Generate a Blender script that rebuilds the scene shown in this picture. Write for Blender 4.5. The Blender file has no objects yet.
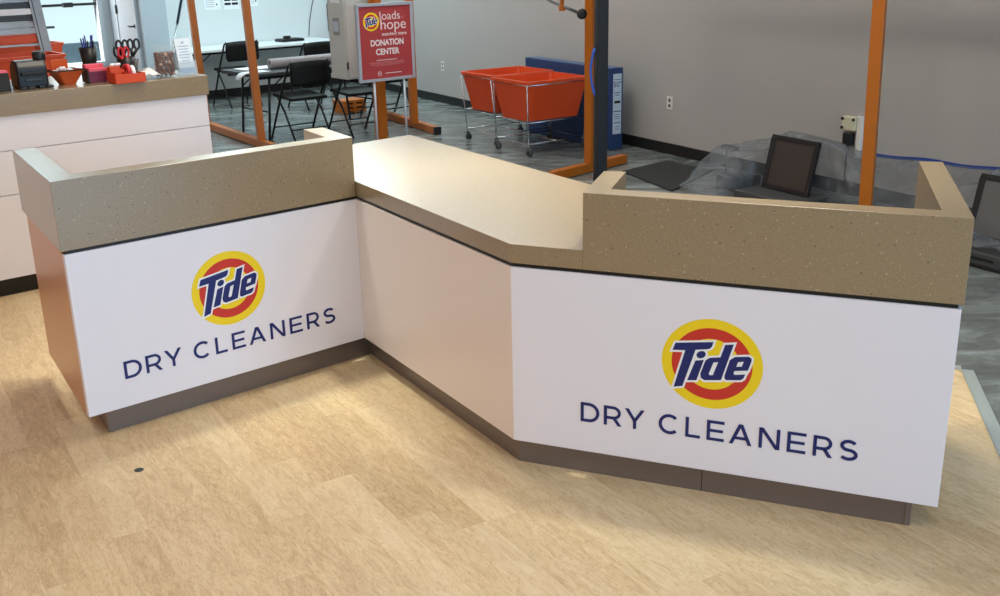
import bpy, bmesh, math, random
from mathutils import Vector as V, Matrix as M
random.seed(7)
S = bpy.context.scene
COL = S.collection
R = math.radians
PI = math.pi

# ------------------------------------------------------------------ camera model (used to survey positions)
F_PX, PITCH, ROLL, CAM_H = 1055.27, R(18.1898), R(-1.27392), 1.9123
FWD = V((0, math.cos(PITCH), -math.sin(PITCH)))
UP0 = V((0, math.sin(PITCH), math.cos(PITCH)))
RT0 = V((1, 0, 0))
RT = RT0 * math.cos(ROLL) + UP0 * math.sin(ROLL)
UP = UP0 * math.cos(ROLL) - RT0 * math.sin(ROLL)
EYE = V((0, 0, CAM_H))


def ray(x, y):
    return FWD + RT * ((x - 500) / F_PX) - UP * ((y - 298) / F_PX)


def at(x, y, z=0.0):
    d = ray(x, y)
    return EYE + d * ((z - CAM_H) / d.z)


def onplane(x, y, p, n):
    d = ray(x, y)
    return EYE + d * ((V(p) - EYE).dot(n) / d.dot(n))


# ------------------------------------------------------------------ materials
def lin(c):
    out = []
    for v in c:
        v /= 255.0
        out.append(v / 12.92 if v <= 0.04045 else ((v + 0.055) / 1.055) ** 2.4)
    return (*out, 1.0)


def mat(name, rgb, rough=0.5, metal=0.0, spec=0.5, bump=0.0, bscale=200.0, var=0.0, vscale=30.0, emit=None, estr=0.0, coat=0.0):
    m = bpy.data.materials.new(name)
    m.use_nodes = True
    nt = m.node_tree
    b = nt.nodes['Principled BSDF']
    b.inputs['Base Color'].default_value = lin(rgb)
    b.inputs['Roughness'].default_value = rough
    b.inputs['Metallic'].default_value = metal
    b.inputs['Specular IOR Level'].default_value = spec
    if coat:
        b.inputs['Coat Weight'].default_value = coat
        b.inputs['Coat Roughness'].default_value = 0.22
    tc = nt.nodes.new('ShaderNodeTexCoord')
    if var:
        n = nt.nodes.new('ShaderNodeTexNoise')
        n.inputs['Scale'].default_value = vscale
        n.inputs['Detail'].default_value = 5
        nt.links.new(tc.outputs['Object'], n.inputs['Vector'])
        r = nt.nodes.new('ShaderNodeMapRange')
        r.inputs['From Min'].default_value = 0.3
        r.inputs['From Max'].default_value = 0.7
        r.inputs['To Min'].default_value = 1 - var
        r.inputs['To Max'].default_value = 1 + var
        nt.links.new(n.outputs['Fac'], r.inputs['Value'])
        h = nt.nodes.new('ShaderNodeHueSaturation')
        h.inputs['Color'].default_value = lin(rgb)
        nt.links.new(r.outputs['Result'], h.inputs['Value'])
        nt.links.new(h.outputs['Color'], b.inputs['Base Color'])
    if bump:
        n2 = nt.nodes.new('ShaderNodeTexNoise')
        n2.inputs['Scale'].default_value = bscale
        n2.inputs['Detail'].default_value = 3
        nt.links.new(tc.outputs['Object'], n2.inputs['Vector'])
        bp = nt.nodes.new('ShaderNodeBump')
        bp.inputs['Strength'].default_value = bump
        bp.inputs['Distance'].default_value = 0.01
        nt.links.new(n2.outputs['Fac'], bp.inputs['Height'])
        nt.links.new(bp.outputs['Normal'], b.inputs['Normal'])
    if emit:
        b.inputs['Emission Color'].default_value = lin(emit)
        b.inputs['Emission Strength'].default_value = estr
    return m


def nodes_of(m):
    return m.node_tree, m.node_tree.nodes['Principled BSDF'], m.node_tree.nodes['Texture Coordinate'] if 'Texture Coordinate' in m.node_tree.nodes else None


def maple():
    m = mat('maple_planks', (205, 168, 118), 0.42, spec=0.4)
    nt, b, tc = nodes_of(m)
    N, L = nt.nodes.new, nt.links.new
    mp = N('ShaderNodeMapping')
    mp.inputs['Rotation'].default_value = (0, 0, R(58.8))
    L(tc.outputs['Object'], mp.inputs['Vector'])
    sx = N('ShaderNodeSeparateXYZ')
    L(mp.outputs['Vector'], sx.inputs['Vector'])

    def math_(op, a, bb=None):
        n = N('ShaderNodeMath')
        n.operation = op
        for i, v in enumerate((a, bb)):
            if v is None:
                continue
            if isinstance(v, (int, float)):
                n.inputs[i].default_value = v
            else:
                L(v, n.inputs[i])
        return n.outputs[0]

    rowf = math_('DIVIDE', sx.outputs['Y'], 0.127)
    row = math_('FLOOR', rowf)
    wn = N('ShaderNodeTexWhiteNoise')
    wn.noise_dimensions = '1D'
    L(row, wn.inputs['W'])
    xs = math_('DIVIDE', math_('ADD', sx.outputs['X'], math_('MULTIPLY', wn.outputs['Value'], 5.0)), 1.15)
    colm = math_('FLOOR', xs)
    cmb = N('ShaderNodeCombineXYZ')
    L(row, cmb.inputs['X'])
    L(colm, cmb.inputs['Y'])
    wn2 = N('ShaderNodeTexWhiteNoise')
    wn2.noise_dimensions = '2D'
    L(cmb.outputs[0], wn2.inputs['Vector'])
    # grain coordinates: stretched along the board, shifted per board
    off = N('ShaderNodeVectorMath')
    off.operation = 'MULTIPLY_ADD'
    off.inputs[1].default_value = (2.2, 9.0, 1.0)
    L(mp.outputs['Vector'], off.inputs[0])
    sc = N('ShaderNodeVectorMath')
    sc.operation = 'SCALE'
    sc.inputs['Scale'].default_value = 40.0
    L(wn2.outputs['Color'], sc.inputs[0])
    L(sc.outputs[0], off.inputs[2])
    g = N('ShaderNodeTexNoise')
    g.inputs['Scale'].default_value = 2.2
    g.inputs['Detail'].default_value = 6
    g.inputs['Roughness'].default_value = 0.62
    g.inputs['Distortion'].default_value = 1.6
    L(off.outputs[0], g.inputs['Vector'])
    g2 = N('ShaderNodeTexNoise')          # fine dark figure lines
    g2.inputs['Scale'].default_value = 3.2
    g2.inputs['Detail'].default_value = 3
    g2.inputs['Distortion'].default_value = 2.6
    L(off.outputs[0], g2.inputs['Vector'])
    line = math_('ABSOLUTE', math_('SUBTRACT', g2.outputs['Fac'], 0.5))
    lr = N('ShaderNodeMapRange')
    lr.inputs['From Min'].default_value = 0.0
    lr.inputs['From Max'].default_value = 0.04
    lr.inputs['To Min'].default_value = 0.62
    lr.inputs['To Max'].default_value = 0.0
    L(line, lr.inputs['Value'])
    ramp = N('ShaderNodeValToRGB')
    cr = ramp.color_ramp
    cr.elements[0].position = 0.0
    cr.elements[0].color = lin((188, 154, 112))
    cr.elements[1].position = 1.0
    cr.elements[1].color = lin((238, 218, 184))
    e = cr.elements.new(0.5)
    e.color = lin((222, 195, 154))
    t = math_('ADD', math_('MULTIPLY', wn2.outputs['Value'], 0.30), math_('MULTIPLY', math_('SUBTRACT', g.outputs['Fac'], 0.22), 1.15))
    t = math_('SUBTRACT', t, math_('MULTIPLY', lr.outputs['Result'], g.outputs['Fac']))
    L(t, ramp.inputs['Fac'])
    # thin seams between boards
    fr = math_('FRACT', rowf)
    seam = math_('LESS_THAN', fr, 0.018)
    fx = math_('FRACT', xs)
    seam2 = math_('LESS_THAN', fx, 0.002)
    sm = math_('MAXIMUM', seam, seam2)
    mx = N('ShaderNodeMix')
    mx.data_type = 'RGBA'
    L(math_('MULTIPLY', sm, 0.12), mx.inputs['Factor'])
    L(ramp.outputs['Color'], mx.inputs['A'])
    mx.inputs['B'].default_value = lin((120, 84, 50))
    L(mx.outputs['Result'], b.inputs['Base Color'])
    return m


def concrete():
    m = mat('polished_concrete', (112, 116, 114), 0.24, spec=0.6)
    nt, b, tc = nodes_of(m)
    N, L = nt.nodes.new, nt.links.new
    mp = N('ShaderNodeMapping')
    mp.inputs['Rotation'].default_value = (0, 0, R(-35))
    mp.inputs['Scale'].default_value = (1.0, 2.6, 1.0)
    L(tc.outputs['Object'], mp.inputs['Vector'])
    n = N('ShaderNodeTexNoise')
    n.inputs['Scale'].default_value = 1.7
    n.inputs['Detail'].default_value = 8
    n.inputs['Roughness'].default_value = 0.65
    n.inputs['Distortion'].default_value = 0.8
    L(mp.outputs['Vector'], n.inputs['Vector'])
    ramp = N('ShaderNodeValToRGB')
    cr = ramp.color_ramp
    cr.elements[0].position = 0.3
    cr.elements[0].color = lin((80, 84, 83))
    cr.elements[1].position = 0.72
    cr.elements[1].color = lin((160, 170, 170))
    e = cr.elements.new(0.5)
    e.color = lin((114, 119, 117))
    L(n.outputs['Fac'], ramp.inputs['Fac'])
    L(ramp.outputs['Color'], b.inputs['Base Color'])
    return m


def stone(name, base, light, dark):
    m = mat(name, base, 0.30, spec=0.6, coat=0.7)
    nt, b, tc = nodes_of(m)
    N, L = nt.nodes.new, nt.links.new

    def speck(scale, thr, seed):
        mp = N('ShaderNodeMapping')
        mp.inputs['Location'].default_value = (seed, seed * 2, seed * 3)
        L(tc.outputs['Object'], mp.inputs['Vector'])
        v = N('ShaderNodeTexVoronoi')
        v.inputs['Scale'].default_value = scale
        L(mp.outputs['Vector'], v.inputs['Vector'])
        sep = N('ShaderNodeSeparateColor')
        L(v.outputs['Color'], sep.inputs['Color'])
        c = N('ShaderNodeMath')
        c.operation = 'GREATER_THAN'
        c.inputs[1].default_value = thr
        L(sep.outputs[0], c.inputs[0])
        d = N('ShaderNodeMath')
        d.operation = 'LESS_THAN'
        d.inputs[1].default_value = 0.34
        L(v.outputs['Distance'], d.inputs[0])
        k = N('ShaderNodeMath')
        k.operation = 'MULTIPLY'
        L(c.outputs[0], k.inputs[0])
        L(d.outputs[0], k.inputs[1])
        return k.outputs[0]

    noi = N('ShaderNodeTexNoise')
    noi.inputs['Scale'].default_value = 260
    noi.inputs['Detail'].default_value = 2
    L(tc.outputs['Object'], noi.inputs['Vector'])
    hs = N('ShaderNodeHueSaturation')
    hs.inputs['Color'].default_value = lin(base)
    r = N('ShaderNodeMapRange')
    r.inputs['From Min'].default_value = 0.3
    r.inputs['From Max'].default_value = 0.7
    r.inputs['To Min'].default_value = 0.86
    r.inputs['To Max'].default_value = 1.14
    L(noi.outputs['Fac'], r.inputs['Value'])
    L(r.outputs['Result'], hs.inputs['Value'])
    cur = hs.outputs['Color']
    for sc_, th, seed, colr in ((105, 0.970, 1.3, light), (95, 0.975, 4.1, dark), (200, 0.94, 7.7, light)):
        mx = N('ShaderNodeMix')
        mx.data_type = 'RGBA'
        L(speck(sc_, th, seed), mx.inputs['Factor'])
        L(cur, mx.inputs['A'])
        mx.inputs['B'].default_value = lin(colr)
        cur = mx.outputs['Result']
    L(cur, b.inputs['Base Color'])
    return m


def see_through(name, tint, clear, rough=0.15, wrinkle=False, spec=0.5):
    m = bpy.data.materials.new(name)
    m.use_nodes = True
    nt = m.node_tree
    nt.nodes.clear()
    N, L = nt.nodes.new, nt.links.new
    out = N('ShaderNodeOutputMaterial')
    mix = N('ShaderNodeMixShader')
    tr = N('ShaderNodeBsdfTransparent')
    pr = N('ShaderNodeBsdfPrincipled')
    pr.inputs['Base Color'].default_value = lin(tint)
    pr.inputs['Roughness'].default_value = rough
    pr.inputs['Specular IOR Level'].default_value = spec
    mix.inputs['Fac'].default_value = 1 - clear
    L(tr.outputs[0], mix.inputs[1])
    L(pr.outputs[0], mix.inputs[2])
    L(mix.outputs[0], out.inputs['Surface'])
    if wrinkle:
        tc = N('ShaderNodeTexCoord')
        mp = N('ShaderNodeMapping')
        mp.inputs['Scale'].default_value = (1, 1, 0.5)
        L(tc.outputs['Object'], mp.inputs['Vector'])
        n = N('ShaderNodeTexNoise')
        n.inputs['Scale'].default_value = 9
        n.inputs['Detail'].default_value = 6
        n.inputs['Distortion'].default_value = 1.2
        L(mp.outputs['Vector'], n.inputs['Vector'])
        r = N('ShaderNodeMapRange')
        r.inputs['From Min'].default_value = 0.40
        r.inputs['From Max'].default_value = 0.70
        r.inputs['To Min'].default_value = 0.30
        r.inputs['To Max'].default_value = 0.58
        L(n.outputs['Fac'], r.inputs['Value'])
        L(r.outputs['Result'], mix.inputs['Fac'])
        bp = N('ShaderNodeBump')
        bp.inputs['Strength'].default_value = 0.7
        bp.inputs['Distance'].default_value = 0.04
        L(n.outputs['Fac'], bp.inputs['Height'])
        L(bp.outputs['Normal'], pr.inputs['Normal'])
    return m


MT = dict(
    maple=maple(), concrete=concrete(),
    stone=stone('speckled_beige_stone', (146, 126, 97), (180, 161, 133), (110, 94, 76)),
    laminate=mat('white_laminate', (236, 232, 240), 0.32, spec=0.4),
    laminate_pinklit=mat('laminate_pink_light_tint', (238, 226, 222), 0.30, spec=0.45),  # white laminate with the pinkish light mixed into its colour
    laminate_warmlit=mat('laminate_warm_light_tint', (212, 158, 122), 0.30, spec=0.45),  # white laminate; warm light from the left is painted into the colour
    black=mat('black_trim', (12, 11, 12), 0.45),
    kick=mat('taupe_metal_kick', (124, 112, 106), 0.28, metal=0.35, bump=0.03, bscale=60),
    navy=mat('navy_print', (10, 30, 104), 0.4), yellow=mat('yellow_print', (247, 214, 24), 0.4),
    red=mat('red_print', (206, 48, 38), 0.4), white=mat('white_print', (240, 240, 244), 0.4),
    wall=mat('white_wall_paint', (172, 168, 165), 0.7, bump=0.02, bscale=90, var=0.02, vscale=1.2),
    wallback=mat('pale_wall_paint', (214, 220, 222), 0.7, bump=0.02, bscale=90),
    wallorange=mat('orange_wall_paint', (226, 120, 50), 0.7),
    ceil=mat('ceiling_white', (226, 224, 220), 0.8),
    base=mat('black_baseboard', (24, 24, 25), 0.5),
    osteel=mat('orange_painted_steel', (178, 96, 12), 0.42, var=0.05, vscale=9),
    oplastic=mat('orange_tub_plastic', (214, 74, 26), 0.42, bump=0.02, bscale=50),
    chrome=mat('chrome_wire', (190, 192, 196), 0.22, metal=1.0),
    steel=mat('brushed_steel', (176, 178, 180), 0.26, metal=1.0),
    darksteel=mat('dark_steel', (70, 72, 74), 0.35, metal=0.7),
    slate=mat('slate_paint', (32, 32, 34), 0.55, spec=0.3),
    bplastic=mat('black_plastic', (20, 20, 22), 0.38), bmetal=mat('black_metal', (18, 18, 20), 0.4, metal=0.3),
    bvinyl=mat('black_vinyl', (13, 13, 14), 0.55, spec=0.25, bump=0.05, bscale=120),
    rubber=mat('dark_rubber', (38, 38, 40), 0.7),
    boxgrey=mat('grey_enamel', (196, 200, 198), 0.45), boxlabel=mat('label_grey', (140, 146, 148), 0.6),
    doorgrey=mat('grey_door_paint', (178, 190, 198), 0.5), doorframe=mat('pale_grey_door_frame', (190, 201, 208), 0.5), frame_white=mat('white_frame', (222, 230, 234), 0.5),
    table=mat('white_table_plastic', (226, 232, 232), 0.4), paper=mat('white_paper', (236, 240, 244), 0.7),
    roll=mat('mauve_grey_paper', (150, 146, 152), 0.55), darktop=mat('dark_table_edge', (54, 56, 60), 0.5),
    poster=mat('coral_red_poster', (172, 60, 62), 0.5), posterframe=mat('silver_frame', (188, 196, 206), 0.35, metal=0.4),
    posterink=mat('poster_white_ink', (240, 226, 226), 0.5), fadedink=mat('poster_faded_ink', (216, 130, 132), 0.5),
    bluecard=mat('blue_carton', (30, 56, 104), 0.55), bluetop=mat('blue_carton_top', (74, 100, 132), 0.5),
    cartonlabel=mat('carton_label', (190, 204, 218), 0.55), cartonink=mat('carton_ink', (70, 92, 130), 0.6),
    bluetape=mat('blue_tape', (32, 64, 150), 0.55), bluestrap=mat('blue_strap', (44, 92, 190), 0.5),
    mat_=mat('black_floor_mat', (34, 35, 36), 0.8, bump=0.2, bscale=150),
    screen=mat('dark_screen', (58, 50, 47), 0.4), sframe=mat('screen_frame', (24, 23, 24), 0.4),
    device=mat('device_grey', (62, 63, 64), 0.5),
    outlet=mat('outlet_plate', (228, 226, 220), 0.45), outletdark=mat('outlet_slot', (90, 90, 90), 0.5),
    alarm=mat('yellowed_plastic', (208, 204, 178), 0.5),
    strip=mat('metal_transition_strip', (168, 176, 174), 0.4, metal=0.1),
    terracotta=mat('glazed_orange', (200, 84, 34), 0.35), bowlrim=mat('bowl_dark_rim', (66, 40, 34), 0.4),
    pink=mat('pink_paper', (232, 92, 112), 0.6), plum=mat('plum_tray', (112, 40, 66), 0.4),
    penblue=mat('blue_pen', (46, 58, 150), 0.35), redtape=mat('red_roll', (206, 40, 46), 0.4),
    candy=mat('brown_nut', (104, 52, 38), 0.35, var=0.3, vscale=60), candy2=mat('pale_nut', (196, 150, 130), 0.4),
    leaflet=mat('leaflet_white', (226, 236, 246), 0.5), leafink=mat('leaflet_ink', (150, 172, 200), 0.5),
    leafblue=mat('leaflet_blue', (120, 160, 206), 0.5),
    greymark=mat('grey_plastic', (96, 94, 94), 0.5), cloth=mat('white_cloth', (236, 236, 236), 0.8, bump=0.2, bscale=40),
    cream=mat('cream_cloth', (216, 206, 176), 0.8), pole=mat('dark_blue_pole', (36, 52, 78), 0.4),
    concretewall=mat('pale_blue_parapet', (150, 182, 206), 0.8), asphalt=mat('pale_paving', (200, 208, 214), 0.8),
)
MT['glass'] = see_through('jar_glass', (225, 235, 238), 0.90, 0.05)
MT['acrylic'] = see_through('clear_acrylic', (214, 228, 238), 0.72, 0.08)
MT['pane'] = see_through('window_glass', (210, 232, 240), 0.9, 0.03)
MT['sheet'] = see_through('clear_plastic_sheet', (126, 131, 138), 0.70, 0.26, True)


# ------------------------------------------------------------------ mesh builders
class MB:
    def __init__(s):
        s.v, s.f, s.m, s.sm = [], [], [], []

    def add(s, vs, fs, mi=0, smooth=False):
        o = len(s.v)
        s.v += [V(p) for p in vs]
        for f in fs:
            s.f.append([i + o for i in f])
            s.m.append(mi)
            s.sm.append(smooth)
        return s

    def box(s, c, size, rot=None, mi=0):
        hx, hy, hz = size[0] / 2, size[1] / 2, size[2] / 2
        ps = [V((x * hx, y * hy, z * hz)) for z in (-1, 1) for y in (-1, 1) for x in (-1, 1)]
        if rot is not None:
            ps = [rot @ p for p in ps]
        return s.add([p + V(c) for p in ps], [(0, 2, 3, 1), (4, 5, 7, 6), (0, 1, 5, 4), (2, 6, 7, 3), (0, 4, 6, 2), (1, 3, 7, 5)], mi)

    def prism(s, poly, z0, z1, mi=0):
        """polygon in plan (counter-clockwise) lifted from z0 to z1"""
        a = sum(poly[i][0] * poly[(i + 1) % len(poly)][1] - poly[(i + 1) % len(poly)][0] * poly[i][1] for i in range(len(poly)))
        if a < 0:
            poly = poly[::-1]
        n = len(poly)
        vs = [(p[0], p[1], z0) for p in poly] + [(p[0], p[1], z1) for p in poly]
        fs = [tuple(range(n - 1, -1, -1)), tuple(range(n, 2 * n))] + [(i, (i + 1) % n, n + (i + 1) % n, n + i) for i in range(n)]
        return s.add(vs, fs, mi)

    def tube(s, pts, r, seg=8, mi=0, closed=False, cap=True):
        pts = [V(p) for p in pts]
        n = len(pts)
        rs = r if isinstance(r, (list, tuple)) else [r] * n
        vs, fs = [], []
        prev = None
        for i in range(n):
            if closed:
                t = (pts[(i + 1) % n] - pts[i - 1]).normalized()
            else:
                t = (pts[min(i + 1, n - 1)] - pts[max(i - 1, 0)]).normalized()
            if prev is None:
                a = t.cross(V((0, 0, 1)))
                if a.length < 1e-3:
                    a = t.cross(V((1, 0, 0)))
                a.normalize()
            else:
                a = (prev - t * prev.dot(t)).normalized()
            prev = a
            b = t.cross(a)
            for k in range(seg):
                th = 2 * PI * k / seg
                vs.append(pts[i] + (a * math.cos(th) + b * math.sin(th)) * rs[i])
        rng = n if closed else n - 1
        for i in range(rng):
            j = (i + 1) % n
            for k in range(seg):
                fs.append((i * seg + k, i * seg + (k + 1) % seg, j * seg + (k + 1) % seg, j * seg + k))
        s.add(vs, fs, mi, True)
        if cap and not closed:
            o = len(s.v) - n * seg
            s.f += [[o + k for k in range(seg - 1, -1, -1)], [o + (n - 1) * seg + k for k in range(seg)]]
            s.m += [mi, mi]
            s.sm += [False, False]
        return s

    def lathe(s, prof, seg=24, c=(0, 0, 0), mi=0, rot=None, cap0=True, cap1=True):
        vs, fs = [], []
        for r, z in prof:
            for k in range(seg):
                th = 2 * PI * k / seg
                p = V((r * math.cos(th), r * math.sin(th), z))
                if rot is not None:
                    p = rot @ p
                vs.append(p + V(c))
        for i in range(len(prof) - 1):
            for k in range(seg):
                fs.append((i * seg + k, i * seg + (k + 1) % seg, (i + 1) * seg + (k + 1) % seg, (i + 1) * seg + k))
        s.add(vs, fs, mi, True)
        o = len(s.v) - len(vs)
        if cap0:
            s.f.append([o + k for k in range(seg - 1, -1, -1)]); s.m.append(mi); s.sm.append(False)
        if cap1:
            b = o + (len(prof) - 1) * seg
            s.f.append([b + k for k in range(seg)]); s.m.append(mi); s.sm.append(False)
        return s

    def frustum(s, z0, a0, b0, z1, a1, b1, c=(0, 0), mi=0, r=0.0, n=5, bottom=True, top=True, dx=0, dy=0):
        """rounded rectangular frustum: half sizes a,b at two heights"""
        def ring(a, b, rr):
            out = []
            for sx, sy, t0 in ((1, 1, 0), (-1, 1, 90), (-1, -1, 180), (1, -1, 270)):
                for k in range(n):
                    th = R(t0 + 90 * k / (n - 1))
                    out.append((sx * (a - rr) + rr * math.cos(th), sy * (b - rr) + rr * math.sin(th)))
            return out
        if r <= 0:
            r = 1e-4
        r0 = ring(a0, b0, r)
        r1 = ring(a1, b1, r)
        k = len(r0)
        vs = [(c[0] + x, c[1] + y, z0) for x, y in r0] + [(c[0] + dx + x, c[1] + dy + y, z1) for x, y in r1]
        s.add(vs, [(i, (i + 1) % k, k + (i + 1) % k, k + i) for i in range(k)], mi)
        o = len(s.v) - 2 * k
        if bottom:
            s.f.append([o + i for i in range(k - 1, -1, -1)]); s.m.append(mi); s.sm.append(False)
        if top:
            s.f.append([o + k + i for i in range(k)]); s.m.append(mi); s.sm.append(False)
        return s

    def build(s, name, mats, parent=None, bevel=0.0, seg=2, loc=None, rotz=None, solid=0.0, auto=True):
        me = bpy.data.meshes.new(name)
        me.from_pydata([tuple(p) for p in s.v], [], s.f)
        if not isinstance(mats, (list, tuple)):
            mats = [mats]
        for mm in mats:
            me.materials.append(MT[mm])
        for p, mi, sm in zip(me.polygons, s.m, s.sm):
            p.material_index = mi
            p.use_smooth = sm
        bm = bmesh.new()
        bm.from_mesh(me)
        bmesh.ops.remove_doubles(bm, verts=bm.verts, dist=1e-6)
        bmesh.ops.recalc_face_normals(bm, faces=bm.faces)
        if bevel > 0:
            es = [e for e in bm.edges if len(e.link_faces) == 2 and e.calc_face_angle(0) > R(32)]
            if es:
                bmesh.ops.bevel(bm, geom=es, offset=bevel, segments=seg, affect='EDGES', profile=0.5, clamp_overlap=True)
        bm.to_mesh(me)
        bm.free()
        o = bpy.data.objects.new(name, me)
        COL.objects.link(o)
        if parent:
            o.parent = parent
        if loc is not None:
            o.location = loc
        if rotz is not None:
            o.rotation_euler.z = rotz
        if solid:
            md = o.modifiers.new('thickness', 'SOLIDIFY')
            md.thickness = solid
            md.offset = 0
        return o


def tag(o, label, cat, group=None, kind=None):
    o['label'] = label
    o['category'] = cat
    if group:
        o['group'] = group
    if kind:
        o['kind'] = kind
    return o


def thing(name, label, cat, loc=(0, 0, 0), rotz=0.0, group=None):
    o = bpy.data.objects.new(name, None)
    o.empty_display_size = 0.1
    COL.objects.link(o)
    o.location = loc
    o.rotation_euler.z = rotz
    return tag(o, label, cat, group)


def struct(o):
    o['kind'] = 'structure'
    return o


def dup(root, loc, rotz, label=None):
    r = root.copy()
    COL.objects.link(r)
    r.location = loc
    r.rotation_euler.z = rotz
    if label:
        r['label'] = label
    for ch in list(root.children):
        c = ch.copy()
        COL.objects.link(c)
        c.parent = r
        for g in ch.children:
            d = g.copy()
            COL.objects.link(d)
            d.parent = c
    return r


def curve_mesh(loops, thick, offset=0.0):
    """filled outline (even-odd) as mesh data, lying in local XY, thickness along Z"""
    cu = bpy.data.curves.new('outline', 'CURVE')
    cu.dimensions = '2D'
    cu.fill_mode = 'BOTH'
    cu.extrude = thick / 2
    cu.offset = offset
    for lp in loops:
        sp = cu.splines.new('POLY')
        sp.points.add(len(lp) - 1)
        for i, p in enumerate(lp):
            sp.points[i].co = (p[0], p[1], 0, 1)
        sp.use_cyclic_u = True
    o = bpy.data.objects.new('outline', cu)
    COL.objects.link(o)
    dg = bpy.context.evaluated_depsgraph_get()
    me = bpy.data.meshes.new_from_object(o.evaluated_get(dg))
    bpy.data.objects.remove(o)
    return me


def text_mesh(body, size, thick=0.002, bold=0.0, spacing=1.0, align='CENTER'):
    cu = bpy.data.curves.new('text', 'FONT')
    cu.body = body
    cu.size = size
    cu.extrude = thick / 2
    cu.offset = bold
    cu.space_character = spacing
    cu.align_x = align
    o = bpy.data.objects.new('text', cu)
    COL.objects.link(o)
    dg = bpy.context.evaluated_depsgraph_get()
    me = bpy.data.meshes.new_from_object(o.evaluated_get(dg))
    bpy.data.objects.remove(o)
    return me


def mesh_into(mb, me, mi, xf):
    vs = [xf @ v.co for v in me.vertices]
    mb.add(vs, [tuple(p.vertices) for p in me.polygons], mi)


def xf_axes(origin, xa, ya, za):
    m = M.Identity(4)
    for i in range(3):
        m[i][0], m[i][1], m[i][2], m[i][3] = xa[i], ya[i], za[i], origin[i]
    return m


def ngon(r, n=64, c=(0, 0)):
    return [(c[0] + r * math.cos(2 * PI * k / n), c[1] + r * math.sin(2 * PI * k / n)) for k in range(n)]


# ------------------------------------------------------------------ plan geometry
U = V((0.507, -0.862, 0))            # along the right-hand wall, towards the camera
NW = V((0.862, 0.507, 0))            # out through the right-hand wall
W = V((0.760, 0.650, 0))             # along the back wall, to the right
NB = V((-0.650, 0.760, 0))           # out through the back wall
PW = V((2.034, 9.647, 0))
PB = V((-4.139, 15.31, 0))
AW = math.atan2(W.y, W.x)
AU = math.atan2(U.y, U.x)
AM = R(36.0)                          # furniture standing square in the room


def wl(s, off, z=0.0):                # point by the right wall: along, off the wall, height
    return PW + U * s - NW * off + V((0, 0, z))


def bw(s, off, z=0.0):                # point by the back wall
    return PB + W * s - NB * off + V((0, 0, z))


# ------------------------------------------------------------------ the room
b = MB()
b.prism([(-11, -5), (9, -5), (9, 22), (-11, 22)], -0.12, -0.008)
struct(b.build('floor', 'concrete'))['label'] = 'smudged grey polished concrete floor'
e0, e1 = V((2.155, 4.584, 0)), V((1.939, 3.732, 0))
ed = (e1 - e0).normalized()
far = e0 + ed * 6.4
b = MB()
b.prism([(e0.x, e0.y), (-6.0, 7.98), (-6.0, -2.5), (far.x, -2.5)], -0.0079, 0.0)
struct(b.build('floor_maple', 'maple'))['label'] = 'maple plank floor around the counter'
b = MB()
pn = V((-ed.y, ed.x, 0))
q0, q1 = e0 - ed * 0.0, e0 + ed * 6.0
b.prism([(q0.x, q0.y), (q1.x, q1.y), ((q1 + pn * 0.055).x, (q1 + pn * 0.055).y), ((q0 + pn * 0.055).x, (q0 + pn * 0.055).y)], -0.0079, 0.004)
bk = (V((-6.0, 7.98, 0)) - e0).normalized()
bn = V((-bk.y, bk.x, 0)) * -1
r0, r1 = e0, e0 + bk * 4.0
b.prism([(r0.x, r0.y), (r1.x, r1.y), ((r1 + bn * 0.05).x, (r1 + bn * 0.05).y), ((r0 + bn * 0.05).x, (r0 + bn * 0.05).y)], -0.0079, 0.004)
struct(b.build('trim_1', 'strip', bevel=0.002))['label'] = 'grey metal transition strip at the maple floor edge'

H = 3.5
corner = None
# intersection of right wall line and back wall line
den = U.x * W.y - U.y * W.x
dlt = PB - PW
ts = (dlt.x * W.y - dlt.y * W.x) / den
corner = PW + U * ts
b = MB()
pe = PW + U * 13.0
c2 = corner - U * 0.2
b.prism([(c2.x, c2.y), (pe.x, pe.y), ((pe + NW * .15).x, (pe + NW * .15).y), ((c2 + NW * .15).x, (c2 + NW * .15).y)], -0.008, H)
struct(b.build('wall_right', 'wall'))
b = MB()
kb = corner - U * 0.0
ke = PW + U * 13.0
b.prism([(kb.x, kb.y), (ke.x, ke.y), ((ke - NW * .014).x, (ke - NW * .014).y), ((kb - NW * .014).x, (kb - NW * .014).y)], -0.008, 0.10)
struct(b.build('baseboard_right', 'base', bevel=0.004))

# back wall: from the corner to the projecting pier, then stepping back to the window wall
s_cor = (corner - PB).dot(W)
s_p1 = (onplane(172, 60, PB - NB * 0.3, NB) - PB).dot(W)     # pier's right edge
s_p0 = (onplane(147, 62, PB - NB * 0.3, NB) - PB).dot(W)     # pier's left edge


def plan(p):
    return (p.x, p.y)


b = MB()
b.prism([plan(bw(s_p1 - 0.1, 0)), plan(bw(s_cor + 0.15, 0)), plan(bw(s_cor + 0.15, -0.15)), plan(bw(s_p1 - 0.1, -0.15))], -0.008, H)
struct(b.build('wall_back', 'wallback'))
b = MB()
b.prism([plan(bw(s_p1, 0)), plan(bw(s_cor, 0)), plan(bw(s_cor, 0.014)), plan(bw(s_p1, 0.014))], -0.008, 0.10)
struct(b.build('baseboard_back', 'base', bevel=0.004))
DEEP = 1.7
pc = bw(s_p0, 0.3)                                   # near corner of the pier
pd = pc - U * 2.0                                    # where its door side meets the window wall
b = MB()
b.prism([plan(pc), plan(bw(s_p1, 0.3)), plan(bw(s_p1, -1.6)), plan(pd)], -0.008, H)
struct(b.build('wall_pier', 'doorgrey'))
# door in the pier's left side
sd = NW * -1
b = MB()


def pier(t, out, z):                                  # t metres back from the pier corner, out from its left side
    return pc - U * t + sd * out + V((0, 0, z))


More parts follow.
